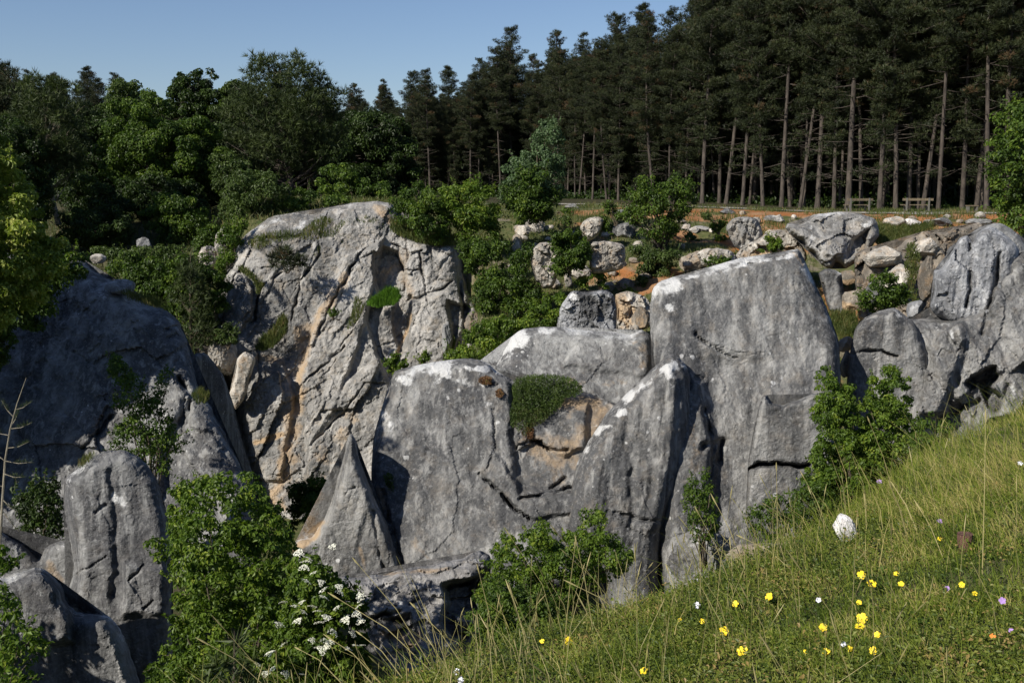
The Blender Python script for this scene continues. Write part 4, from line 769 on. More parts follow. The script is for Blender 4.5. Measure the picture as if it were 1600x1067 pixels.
for row in range(8):
    px = -60+r_.uniform(0, 20)
    while px < 1680:
        D = fronD(px)+3.2+row*3.1+r_.uniform(-1.2, 1.2); loc = onground(px, D); top = np.interp(px, SKX, SKY)+r_.uniform(6, 60)
        h = unp(px, top, D)[2]-loc[2]
        if px > 1080: h = r_.uniform(16, 22)
        put_pine(r_.choice([0, 1, 2, 3, 5, 6, 8, 8] if px < 1080 else [0, 1, 2, 6, 7, 8, 9]), loc, h, r_.uniform(0, 6.3), 'slim dark pine in the shaded rows behind the front pines', 'pines in the depth of the forest', (r_.normal()*.035, r_.normal()*.035)); cnt += 1
        px += F/D*r_.uniform(2.3, 4.4)*(1.25 if row > 3 else 1)
print('rear pines', cnt)
# far wood: undergrowth closing the view between the trunks
def far_wood():
    global rng
    rng = np.random.RandomState(77); m = MB(); n = 90000
    px = rng.uniform(-400, 2000, n); D = np.interp(px, [-400, 300, 600, 900, 1300, 2000], [108, 112, 128, 116, 100, 94])+rng.uniform(0, 12, n); x = (px-800)/F*D
    z = terr(x, D)+rng.uniform(0, 1, n)**1.0*(9.5+3.5*fb2(x, D, .12, 3, 5)); Nn = rdir(n)
    m.leaves(np.stack([x, D, z], 1), Nn, rdir(n), 1.0, .7, np.clip(.3+.3*fb2(x, z, .4, 2, 5)+rng.normal(size=n)*.15, 0, 1)); m.build('far_wood', L_dark)
    tag(bpy.data.objects['far_wood'], 'dark mass of undergrowth closing the view deep behind the pine trunks', 'far wood', kind='stuff')
    m = MB(); n = 26000; px = rng.uniform(580, 1700, n); D = np.interp(px, [580, 900, 1300, 1700], [112, 90, 72, 67])+rng.uniform(0, 14, n)**1.0+1; x = (px-800)/F*D
    z = terr(x, D)+np.abs(rng.normal(size=n))*.55*np.clip(.4+1.6*fb2(x, D, .35, 3, 9), .05, 2)
    m.leaves(np.stack([x, D, z], 1), rdir(n), rdir(n), .32, .2, np.clip(.4+rng.normal(size=n)*.2, 0, 1)); m.build('undergrowth', L_dark)
    tag(bpy.data.objects['undergrowth'], 'low green undergrowth on the forest floor between the pine trunks', 'undergrowth', kind='stuff')
far_wood()
# ------------------------------------------------------------------ trees and shrubs
bush('wide_pine', 'broad dark pine with forked trunk above the left end of the cliff', [(385,105),(400,88),(425,80),(440,95),(455,78),(475,92),(485,85),(500,105),(512,130),(528,125),(540,145),(535,180),(545,215),(530,250),(500,270),(470,262),(430,275),(395,270),(365,250),(350,215),(345,180),(358,150),(370,125)],
     74, 3.2, 12, 6.5, 24, L_pine2, 'needle', base=(458,312), trunk=([(458,312),(452,270),(440,200),(438,110)], .28), seed=1, cat='pine tree', edge=70, foliage_name='crown', stem_mat=M_bark)
bush('conifer', 'dark spreading-topped tree on the skyline at upper left', [(262,150),(268,125),(285,112),(300,115),(310,105),(330,115),(338,132),(352,140),(345,170),(320,190),(280,190),(262,175)], 82, 2.5, 12, 5, 14, L_dark, 'leaf', base=(303,300), trunk=([(303,300),(303,190),(305,115)], .2), seed=2, cat='tree', foliage_name='crown', stem_mat=M_bark)
bush('leafy_tree', 'bright green leafy tree rising left of the broad pine', [(150,235),(158,200),(175,160),(200,140),(222,150),(240,140),(262,165),(300,175),(330,190),(345,215),(350,260),(340,290),(300,300),(240,300),(190,290),(160,265)], 70, 3.5, 16, 5, 14, L_mid, base=(232,340), trunk=([(232,345),(230,270),(225,170)], .22), seed=3, cat='tree', edge=70, foliage_name='crown', stem_mat=M_bark)
bush('leafy_tree', 'paler olive leafy tree at left, behind the bright green leafy tree', [(150,180),(165,140),(185,125),(212,132),(225,155),(222,200),(190,220),(160,215)], 78, 2.5, 14, 5, 13, L_olive, base=(190,320), trunk=([(190,320),(190,240),(192,150)], .2), seed=4, cat='tree', foliage_name='crown', stem_mat=M_bark)
bush('slim_pine', 'pine with pale crooked trunk at the far left behind the near leafy tree', [(20,150),(45,120),(80,125),(115,130),(140,160),(135,220),(130,265),(100,285),(55,275),(20,250),(10,200)], 58, 2.2, 15, 7, 24, L_pine2, 'needle', base=(92,352), trunk=([(92,352),(84,320),(76,275),(72,220),(68,150)], .17), seed=5, cat='pine tree', foliage_name='crown', stem_mat=M_dead)
bush('pine_tree', 'dark pine at the left edge of the photo against the sky', [(-40,150),(-25,105),(0,92),(18,110),(20,150),(22,220),(0,280),(-40,280)], 66, 2.2, 15, 7, 32, L_pine, 'needle', base=(-8,340), trunk=([(-8,340),(-8,120)], .2), seed=6, cat='pine tree', foliage_name='crown', stem_mat=M_bark)
bush('leafy_tree', 'low dark leafy tree between the broad pine and the thin forest pines', [(500,250),(510,215),(530,190),(555,170),(590,165),(615,180),(635,200),(650,225),(655,260),(650,300),(610,315),(540,312),(505,300)], 86, 3.0, 15, 5, 14, L_dark, base=(575,318), trunk=([(575,318),(575,250),(572,190)], .2), seed=7, cat='tree', edge=60, foliage_name='crown', stem_mat=M_bark)
bush('leafy_tree', 'dark leafy tree cut by the right edge above the shaded end of the bank', [(1548,250),(1555,210),(1562,180),(1580,160),(1610,150),(1660,150),(1700,220),(1700,360),(1600,362),(1572,350),(1555,310),(1545,280)], 50, 2.8, 16, 7, 8, L_mid, base=(1625,372), trunk=([(1625,378),(1622,300),(1620,180)], .2), seed=8, cat='tree', edge=60, foliage_name='crown', stem_mat=M_bark)
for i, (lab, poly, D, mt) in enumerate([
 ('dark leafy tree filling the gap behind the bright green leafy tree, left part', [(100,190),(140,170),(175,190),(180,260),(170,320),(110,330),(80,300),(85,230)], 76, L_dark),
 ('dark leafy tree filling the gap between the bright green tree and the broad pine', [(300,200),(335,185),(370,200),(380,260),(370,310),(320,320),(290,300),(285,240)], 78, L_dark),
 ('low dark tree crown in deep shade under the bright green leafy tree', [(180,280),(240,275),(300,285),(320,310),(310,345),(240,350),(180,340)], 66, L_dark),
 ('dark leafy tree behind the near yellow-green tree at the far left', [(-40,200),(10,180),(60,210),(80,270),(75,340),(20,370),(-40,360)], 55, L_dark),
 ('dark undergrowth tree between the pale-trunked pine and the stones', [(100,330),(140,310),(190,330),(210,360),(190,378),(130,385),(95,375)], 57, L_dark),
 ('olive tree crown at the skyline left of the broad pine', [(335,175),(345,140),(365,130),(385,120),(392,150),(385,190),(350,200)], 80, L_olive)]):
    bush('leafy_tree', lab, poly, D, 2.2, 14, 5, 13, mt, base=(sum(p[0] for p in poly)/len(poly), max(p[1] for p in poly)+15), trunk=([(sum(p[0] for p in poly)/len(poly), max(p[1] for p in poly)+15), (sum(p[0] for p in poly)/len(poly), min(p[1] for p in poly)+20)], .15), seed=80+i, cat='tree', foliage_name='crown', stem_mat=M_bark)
G_L = None
def S(label, poly, D, mat=None, leaf=5, thick=1.0, clump=13, seed=1, **k):
    k.setdefault('cat', 'shrub'); nm = k.pop('name', 'shrub'); return bush(nm, label, poly, D, thick, clump, leaf, k.pop('cover', 9), mat or L_mid, seed=seed, **k)
S('dark bushy shrub mass under the leafy tree at upper left', [(225,330),(240,310),(270,300),(300,310),(320,330),(325,360),(320,385),(280,395),(250,380),(230,355)], 60, L_mid, 5, 1.6, seed=11)
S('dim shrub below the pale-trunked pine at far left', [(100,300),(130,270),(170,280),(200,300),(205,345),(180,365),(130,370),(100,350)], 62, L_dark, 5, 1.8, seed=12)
S('olive shrub with fine leaves along the left cliff top', [(345,305),(360,280),(390,262),(425,270),(450,300),(440,325),(420,335),(395,350),(370,370),(350,345)], 56, L_olive, 4.5, 1.5, seed=13)
S('green shrub on the cliff top right beneath the broad pine', [(428,325),(440,305),(470,298),(495,305),(530,300),(545,312),(520,325),(480,333),(445,335)], 57, L_mid, 4.5, 1.2, seed=14)
S('low shrub in the shade right of the broad pine trunk', [(498,300),(505,265),(525,250),(550,270),(580,280),(610,290),(612,312),(560,314),(510,312)], 66, L_mid, 5, 1.5, seed=15)
S('shaded shrub left of the broad pine trunk', [(330,255),(350,235),(385,250),(410,270),(430,285),(420,300),(380,300),(340,295)], 66, L_olive, 5, 1.5, seed=16)
S('round shrub at the far bank foot, left slope below the shaded stones', [(170,415),(190,395),(225,400),(255,400),(265,430),(260,470),(235,478),(205,455),(178,435)], 49, L_mid, 5.5, 1.4, seed=17)
S('tall shrub behind the top of the sunlit left wall', [(250,440),(262,410),(285,395),(305,400),(312,430),(305,480),(300,540),(288,520),(280,490),(262,480)], 47.5, L_mid, 5.5, 1.2, seed=18)
S('bushy green shrub hugging the left end of the cliff', [(300,430),(318,400),(340,425),(352,430),(350,470),(338,500),(325,530),(305,540),(292,520),(295,470)], 47.5, L_mid, 5, 1.0, seed=19)
S('dark green shrub on the left slope between the hump and the young pine', [(215,440),(235,420),(262,425),(285,440),(290,480),(270,500),(240,490),(222,470)], 48.5, L_mid, 5, 1.2, seed=67)
S('wide low shrub on the left slope under the shaded boulder', [(150,380),(190,385),(240,390),(285,385),(300,400),(280,425),(230,425),(180,420),(150,405)], 52, L_olive, 5, 1.2, seed=68)
S('light green shrub between the rubble and the cliff top', [(345,370),(355,345),(375,338),(385,352),(372,385),(360,400),(352,430),(340,420)], 50, L_bright, 4.5, .8, seed=20)
S('shrub on the slope above the rubble outcrop', [(300,385),(310,355),(330,345),(345,355),(338,380),(320,400),(305,410)], 54, L_mid, 5, 1, seed=21)
bush('young_pine', 'young pine growing on the slope behind the left wall', [(285,540),(278,500),(275,460),(283,420),(296,392),(305,400),(318,440),(325,480),(335,520),(325,545),(305,560)], 46, .9, 11, 8, 16, L_pine2, 'needle', base=(300,556), trunk=([(300,556),(297,480),(298,395)], .07), seed=22, cat='young pine', foliage_name='crown', edge=25)
bush('young_pine', 'small dark pine bush clinging to the upper cliff face', [(421,413),(424,395),(432,385),(440,386),(446,394),(455,396),(462,392),(472,398),(475,412),(468,426),(455,424),(445,415),(430,416)], 46.7, .7, 7, 8, 24, L_pine, 'needle', base=(448,424), stems=8, seed=23, cat='pine bush', foliage_name='needles', edge=14)
S('tiny green cushion plant alone on the smooth middle of the cliff', [(515,486),(520,482),(526,485),(526,494),(518,496)], 45.6, L_mid, 3.5, .2, 4, seed=24, edge=5)
S('dark green shrub mass on the rim right of the cliff top', [(612,335),(615,308),(635,295),(652,286),(668,296),(690,305),(705,330),(700,370),(680,380),(655,378),(630,362),(615,350)], 49.5, L_mid, 5, 1.4, seed=25, edge=50)
S('brighter taller shrub joined to the rim shrub on its right', [(685,300),(700,290),(720,296),(735,278),(752,276),(762,290),(775,312),(780,345),(775,375),(750,385),(715,380),(692,365),(684,330)], 50, L_bright, 5, 1.5, seed=26, edge=50)
S('shrub hanging below the rim beside the right end of the cliff', [(712,378),(740,375),(775,378),(800,385),(795,410),(775,425),(755,440),(735,430),(724,405)], 47, L_mid, 5, 1.1, seed=27)
S('dull green shrub in the gully right of the cliff', [(740,440),(760,425),(785,418),(800,440),(795,470),(775,490),(755,492),(742,470)], 45, L_mid, 5, 1, seed=28)
S('leafy shrub left of the egg-shaped boulder', [(795,400),(810,385),(826,378),(832,400),(828,430),(845,455),(850,480),(825,500),(800,495),(788,460),(800,430)], 44.5, L_mid, 5, 1.1, seed=29)
S('wide bright shrub filling the hollow left of the white-crested ridge', [(726,545),(735,520),(755,500),(785,490),(815,490),(830,505),(815,525),(795,550),(775,570),(745,566),(728,560)], 38, L_bright, 5.5, 1.5, seed=30, edge=40)
S('bright shrub right behind the white crest of the ridge', [(820,500),(835,480),(855,462),(885,462),(895,478),(885,500),(872,515),(845,515),(825,512)], 39, L_bright, 5.5, 1.1, seed=31)
S('narrow shrub climbing beside the gully knob', [(700,545),(712,535),(730,545),(735,565),(722,575),(704,568)], 42, L_bright, 5, .5, seed=32)
S('round dense dark green bush between the pale boulders', [(862,400),(864,375),(878,358),(892,355),(908,365),(920,385),(922,405),(912,420),(890,428),(870,425)], 43.6, L_mid, 5, .9, 10, seed=33, cover=16, edge=28)
bush('tall_shrub', 'tall shrub-like tree with pale willowy top on the rim at centre', [(835,215),(840,190),(852,180),(866,186),(874,200),(876,235),(885,265),(880,300),(868,330),(840,345),(810,340),(792,325),(785,300),(790,265),(810,240),(828,240)], 52, 1.5, 12, 5, 8, L_silver, base=(838,345), stems=14, srad=.04, seed=34, cat='tree', foliage_name='crown', edge=45)
S('round green shrub at the foot of the tall willowy shrub', [(785,300),(795,268),(820,258),(850,262),(872,285),(872,318),(850,340),(820,348),(796,335)], 51, L_mid, 5, 1.3, seed=35, edge=40, cover=9)
bush('stemmy_shrub', 'open many-stemmed tall shrub on the rim right of centre', [(978,330),(980,295),(995,278),(1015,275),(1035,282),(1050,275),(1072,278),(1088,290),(1086,315),(1072,335),(1060,355),(1040,375),(1010,378),(990,360)], 50, 1.3, 12, 5, 5.5, L_mid, base=(1035,395), stems=26, srad=.045, seed=36, cat='shrub', edge=40, stem_mat=M_bark)
S('small leafy spray left of the stemmy shrub', [(940,312),(950,315),(965,325),(985,340),(975,350),(955,335),(942,325)], 52, L_mid, 4.5, .5, 8, seed=37, cover=6)
S('green tangle under the stemmy shrub, its left part', [(985,385),(1000,375),(1020,385),(1035,400),(1028,425),(1005,430),(990,415)], 46.5, L_olive, 4.5, .8, seed=38)
S('green tangle under the stemmy shrub, its right part', [(1025,400),(1045,385),(1062,395),(1060,415),(1045,432),(1025,432)], 46, L_olive, 4.5, .8, seed=39)
S('small shrub above the squarish boulder edge', [(934,344),(942,338),(950,345),(950,358),(938,360)], 51, L_mid, 4.5, .4, 7, seed=40)
S('small bright shrub in front of the squarish boulder', [(930,412),(940,400),(950,410),(948,430),(945,448),(932,450),(928,430)], 44, L_bright, 4.5, .4, 7, seed=41)
S('small low shrub under the round dense bush', [(893,438),(905,430),(920,435),(915,446),(898,446)], 44, L_bright, 4.5, .4, 7, seed=42)
S('small shrub above the flat-topped pale boulder', [(1112,352),(1120,345),(1132,348),(1134,360),(1118,364)], 52, L_mid, 4.5, .4, 7, seed=43)
S('small shrub on orange soil right of the ribbed boulder', [(1188,385),(1200,368),(1215,370),(1222,385),(1210,396),(1190,395)], 41.5, L_bright, 5, .5, 8, seed=44)
S('low plant in front of the flat-topped pale boulder', [(1100,408),(1112,400),(1125,405),(1135,398),(1142,406),(1130,416),(1108,418)], 40, L_mid, 5, .3, 7, seed=45)
S('bushy shrub against the blocky stack, above the pointed rock', [(1348,462),(1352,440),(1368,430),(1385,425),(1400,432),(1418,452),(1420,470),(1405,484),(1375,486),(1355,484)], 33, L_mid, 5.5, .7, seed=46, edge=25)
S('dark bush growing at the cliff foot in the pit', [(455,795),(456,765),(470,745),(495,740),(520,742),(526,760),(515,800),(500,828),(470,835),(455,820)], 32, L_mid, 6.5, .9, seed=47, cover=12)
S('bush in the shaded cleft left of the lichen-spotted slab', [(605,570),(608,556),(622,552),(636,562),(634,578),(620,586),(608,582)], 40, L_bright, 5, .5, 8, seed=48)
S('thin green sprig in the cleft above the lichen-spotted slab', [(655,562),(662,548),(670,552),(668,568),(658,570)], 38, L_bright, 5, .3, 6, seed=49)
S('small scrubby plant on the cliff ledge at far left', [(338,530),(345,510),(362,505),(375,518),(368,535),(350,542)], 45.5, L_olive, 4.5, .4, 8, seed=50)
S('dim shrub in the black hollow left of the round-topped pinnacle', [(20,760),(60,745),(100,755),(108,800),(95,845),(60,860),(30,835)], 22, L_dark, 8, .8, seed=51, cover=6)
# the near shrubs
S('sparse sapling with bright leaves in front of the left wall', [(172,560),(186,545),(196,575),(215,590),(235,610),(250,580),(265,575),(262,605),(250,640),(272,660),(285,680),(275,705),(262,745),(200,735),(180,700),(168,680),(180,640),(172,600)], 21, L_mid, 6.5, .7, 12, seed=52, name='sapling', cat='sapling', cover=3.6, stems=16, srad=.018, base=(235,770), edge=30)
S('big bright green bush covering the lower left, between the pinnacle and the cone', [(262,800),(268,770),(288,745),(310,750),(330,738),(360,745),(390,738),(402,752),(412,775),(430,790),(452,805),(470,850),(488,880),(500,915),(515,960),(530,1010),(535,1100),(225,1100),(228,1060),(250,1020),(268,985),(270,940),(262,880),(235,862),(228,848),(250,838)],
  10.2, L_bright, 8.5, .9, 15, seed=53, cover=8.5, stems=26, srad=.015, edge=70, base=(370,1150))
eld = S('elder bush with flat white flower clusters at the bottom left of centre', [(448,900),(458,868),(480,862),(505,880),(530,900),(555,915),(568,945),(572,980),(575,1020),(580,1100),(400,1100),(405,1040),(430,985),(445,940)], 9.0, L_bright, 9, .55, 13, seed=54, cover=17, name='elder_bush', stems=14, base=(500,1150), edge=45, srad=.012)
S('bright bush with thorny twigs in front of the curved pinnacle foot', [(770,860),(785,835),(805,830),(815,845),(830,822),(845,810),(860,830),(880,835),(900,825),(905,800),(925,790),(945,800),(940,825),(960,840),(978,845),(990,862),(985,890),(960,905),(940,925),(900,945),(800,960),(760,960),(745,930),(765,900),(758,880)],
  10, L_bright, 6.5, .6, 12, seed=55, cover=7.5, stems=22, srad=.012, base=(860,985), edge=40)
S('low dark bush at the foot of the stone ledge, before the thorny bush', [(745,920),(770,905),(830,915),(880,930),(900,960),(880,985),(800,1000),(740,1000),(730,960)], 8, L_mid, 7, .5, 12, seed=56, cover=9, srad=.01, base=(800,1020))
S('tall upright-branched green bush before the pointed rock at right', [(1272,650),(1276,600),(1284,556),(1294,585),(1302,578),(1312,605),(1330,600),(1340,625),(1352,635),(1362,590),(1376,602),(1387,568),(1402,575),(1414,585),(1424,605),(1418,640),(1424,665),(1440,675),(1448,700),(1430,740),(1390,775),(1345,810),(1300,815),(1270,800),(1258,765),(1264,720),(1278,690)],
  12.5, L_bright, 6, .6, 11, seed=57, cover=10, stems=30, srad=.014, base=(1340,830), edge=35)
S('spreading dark green bush at the foot of the split block', [(1175,800),(1195,780),(1220,775),(1245,765),(1262,740),(1290,740),(1310,770),(1330,790),(1320,830),(1290,855),(1230,860),(1190,850),(1172,830)], 12, L_mid, 6, .5, 11, seed=58, cover=6, stems=16, srad=.01, base=(1260,880), edge=30)
S('wispy bush in the cleft between the curved pinnacle and the tallest slab', [(1070,770),(1078,745),(1090,733),(1108,740),(1115,765),(1122,800),(1118,835),(1100,850),(1082,840),(1075,810)], 13.5, L_mid, 6, .4, 10, seed=59, cover=4.5, stems=12, srad=.01, base=(1100,880), edge=22)
S('low green bush spilling over the slope edge right of the tall bush', [(1420,690),(1432,660),(1450,645),(1470,648),(1488,665),(1480,690),(1450,705),(1425,715)], 11, L_mid, 6, .5, 11, seed=60, cover=7, srad=.01, base=(1455,740))
S('leafy twigs at the bottom left corner of the photo', [(-30,930),(-10,915),(15,925),(30,945),(25,975),(45,985),(72,1000),(90,1010),(85,1030),(60,1030),(40,1050),(50,1067),(45,1110),(-30,1110)], 6.2, L_bright, 12, .35, 15, seed=61, cover=5, stems=16, srad=.008, base=(-20,1180), edge=30, name='leafy_twigs')
S('thin leafy twig above the dome-shaped rock at the left edge', [(-30,850),(0,848),(15,860),(22,880),(10,895),(-5,910),(-30,900)], 7, L_bright, 11, .2, 12, seed=62, cover=4, name='leafy_twigs', srad=.006, base=(-60,920))
near = bush('near_leafy_tree', 'sunlit yellow-green leafy tree reaching in from the left edge', [(-150,160),(-100,100),(-60,100),(-30,190),(5,225),(28,238),(38,262),(25,285),(50,300),(62,325),(80,345),(70,370),(95,378),(120,372),(118,390),(95,400),(100,425),(85,440),(60,430),(70,465),(45,475),(20,500),(0,520),(-60,540),(-130,520),(-150,400)],
     19.5, 1.8, 17, 8, 13, L_near, base=(-100,820), trunk=([(-100,900),(-95,500),(-90,300),(-90,130)], .2), seed=63, cat='tree', foliage_name='crown', edge=120, stem_mat=M_bark, yaw=0)
S('shadowy lower branches of the near leafy tree neighbour, at the left edge', [(-120,400),(-60,380),(0,370),(60,376),(105,384),(128,400),(135,420),(115,440),(90,455),(80,480),(70,505),(40,520),(10,560),(-60,640),(-120,700)], 24.8, L_mid, 7.5, .8, 15, seed=64, cover=9, name='leafy_tree', cat='tree', trunk=([(-150,900),(-150,450)], .15), base=(-150,900), stem_mat=M_bark)
# off-frame neighbour whose shade falls on the left wall
S('leafy tree just outside the left edge, shading the rock wall', [(-700,60),(-560,20),(-380,40),(-235,130),(-185,250),(-185,400),(-190,540),(-225,680),(-520,780),(-700,640)], 22.9, L_mid, 16, .7, 20, seed=66, cover=26, name='leafy_tree', cat='tree', trunk=([(-400,1000),(-400,200)], .2), base=(-400,1000), stem_mat=M_bark)
S('unseen shrub added outside the left edge to shade the dome-shaped rock', [(-760,900),(-600,850),(-480,850),(-380,870),(-220,930),(-180,1000),(-400,1150),(-750,1100)], 9.4, L_mid, 26, 1.0, 34, seed=67, cover=12, base=(-500,1300))  # unseen shrub, added to throw shade on the dome-shaped rock
r5 = np.random.RandomState(8)
for i, (a, b, w_, h_) in enumerate([(815,350,22,14),(880,345,26,16),(905,395,20,16),(955,360,18,14),(1005,440,24,18),(985,455,18,12),(1045,365,20,14),(1080,372,24,14),(1125,372,22,12),(1165,400,24,14),(1105,340,18,10),(1225,392,20,16),(1300,500,20,14),(1385,375,22,12),(1450,372,20,14),(1470,385,18,14),(1540,345,24,12),(1575,350,26,14),(885,330,22,12),(840,470,22,16),(1330,520,16,14),(1400,470,18,14),(1440,480,16,16),(925,432,16,12)]):
    q = march(a, b+h_*.4, 24, 90); t = np.arange(9)*2*PI/9; po = [(a+w_*.5*math.cos(x)*r5.uniform(.75, 1.2), b+h_*.5*math.sin(x)*r5.uniform(.75, 1.2)) for x in t]
    S('small low green shrub growing between the stones of the far bank', po, q[1], [L_mid, L_olive, L_bright][i % 3], 4.5, .5, 7, seed=200+i, cover=8, srad=.012, stems=5, edge=9, group='small shrubs between the stones of the far bank', name='low_shrub')
def dead_sapling():
    D = 9.; r = empty('dead_sapling', unp(3, 830, D), 'thin half-bare grey sapling with few needles at the left edge', 'sapling'); m = MB(); nd = MB()
    tr = [(0, 850), (4, 780), (8, 720), (16, 670), (27, 630), (41, 590)]; T_ = unp([a for a, _ in tr], [b for _, b in tr], D); m.tube(T_, [.012, .011, .009, .007, .005, .002], 6)
    for a, b, c, d in [(8,720,-25,690),(8,720,50,722),(12,700,45,690),(16,670,50,660),(14,680,-20,668),(20,650,2,625),(24,640,48,628),(4,780,28,800),(5,760,-15,750),(6,740,38,745),(3,800,-20,815),(2,795,30,830),(18,665,30,640)]:
        P = unp([a, (a+c)/2, c], [b, (b+d)/2+3, d], D+rng.uniform(-.25, .25)); m.tube(P, [.005, .0035, .0015], 5)
        n = 60; t = rng.uniform(.35, 1, n); Q = P[0]+(P[2]-P[0])*t[:, None]+rdir(n)*.008; nd.spikes(Q, rdir(n)+np.array([0, 0, .6]), .045, .003, rng.uniform(.3, 1, n))
    B = np.array(r.location); m.build('stem', M_dead, r, org=B); nd.build('needles', L_pine2, r, org=B)
dead_sapling()
bush('young_pine', 'blurred tip of a young pine rising at the bottom edge, left of the elder', [(312,1110),(320,1060),(345,1020),(358,985),(368,975),(375,1010),(395,1035),(410,1060),(420,1110)], 5.2, .16, 12, 26, 14, L_pine2, 'needle', base=(365,1180), trunk=([(365,1180),(366,1060),(366,985)], .009), seed=65, cat='young pine', foliage_name='needles', edge=20, limbs=.3, tuftn=12)
# elder blossoms: each cluster is a part of the bush
M_wh = flat_mat('white_petals', (.72, .72, .60), .6, .1)
M_ye = flat_mat('yellow_petals', (.85, .62, .03), .5, .12)
ELD = [(467,864),(482,873),(478,878),(475,887),(490,895),(520,854),(478,908),(502,910),(505,922),(443,941),(460,947),(471,941),(488,948),(496,955),(474,956),(465,970),(498,973),(436,976),(510,965),(505,933),(530,917),(531,926),(527,950),(540,968),(557,959),(563,970),(498,1012),(504,1015),(516,1003),(508,1002),(442,1008),(421,1021),(426,1045),(415,1052),(446,1053),(473,1054),(402,1038),(561,930),(565,934),(562,946),(551,991),(510,1010),(542,1013),(555,1008),(566,1008),(520,988),(487,1000)]
umb = []
for i in range(4):
    m = MB(); n = 90; a = rng.uniform(0, 6.3, n); r = np.sqrt(rng.uniform(0, 1, n))*.042*(1+.25*np.sin(a*3+i)); P = np.stack([r*np.cos(a), r*np.sin(a), .012*np.cos(r/.042*1.4)+rng.normal(size=n)*.002], 1)
    Nn = rdir(n)*.35+np.array([0, 0, 1]); Nn /= np.linalg.norm(Nn, axis=1)[:, None]; m.leaves(P, Nn, rdir(n), .011, .010, rng.rand(n)); o = m.build('flower_cluster', M_wh, eld); umb.append(o.data)
    bpy.data.objects.remove(o)
B = np.array(eld.location)
for i, (a, b) in enumerate(ELD):
    P = unp(a, b, 9.0-.68+.2*abs(a-505)/60.); o = bpy.data.objects.new('flower_cluster', umb[i % 4]); C.objects.link(o); o.parent = eld; o.location = P-B
    o.rotation_euler = (rng.uniform(.2, .75), rng.uniform(-.45, .2), rng.uniform(0, 6)); s = rng.uniform(.7, 1.1); o.scale = (s, s, s)

# ------------------------------------------------------------------ benches
M_wood = bark_mat('bench_wood', (.085, .07, .045), (.18, .145, .095), 14); M_conc = flat_mat('bench_leg', (.12, .115, .10))
def bench(px, D, W, rz, label):
    P = onground(px, D); r = empty('bench', P, label, 'bench', 'wooden benches on the plateau'); r.rotation_euler.z = rz
    m = MB(); m.box((0, .28, .78), (W, .04, .14)); m.build('backrest', M_wood, r)
    m = MB(); [m.box((0, y, .46), (W*1.0, .12, .05)) for y in (-.16, -.02, .12)]; m.build('seat', M_wood, r)
    for s in (-1, 1):
        m = MB(); m.box((s*W*.36, .30, .42), (.09, .07, .9)); m.box((s*W*.36, 0, .40), (.085, .5, .07)); m.box((s*W*.36, -.18, .18), (.085, .07, .4)); m.build('leg', M_conc, r)
for px, D, W, rz, lab in ((1339.5, 61.8, 1.62, .12, 'left one of two brown wooden benches on the plateau before the pines'), (1431, 61.0, 1.75, -.10, 'right one of two brown wooden benches on the plateau before the pines')): bench(px, D, W, PI+rz, lab)
P = onground(1518, 60.5); r = empty('wooden_stand', P, 'low square wooden stand on the plateau at the foot of the right-hand trunks', 'stand'); m = MB(); m.box((0, 0, .42), (.62, .4, .06)); m.build('top', M_wood, r)
for s in (-1, 1): m = MB(); m.box((s*.24, 0, .2), (.08, .34, .4)); m.build('leg', M_conc, r)
# cut post in the near grass
P = march(1506, 862, 2.5, 9); r = empty('cut_post', P, 'short reddish cut wooden post sunk in the near grass at right', 'post'); m = MB(); m.tube([(0, 0, -.05), (.002, 0, .04), (0, 0, .09)], [.036, .034, .035], 12); m.add(np.array([(0.035*math.cos(a), .035*math.sin(a), .0905) for a in np.arange(12)*PI/6]), [list(range(12))]); m.build('stub', bark_mat('red_wood', (.12, .06, .045), (.22, .12, .09), 60), r)
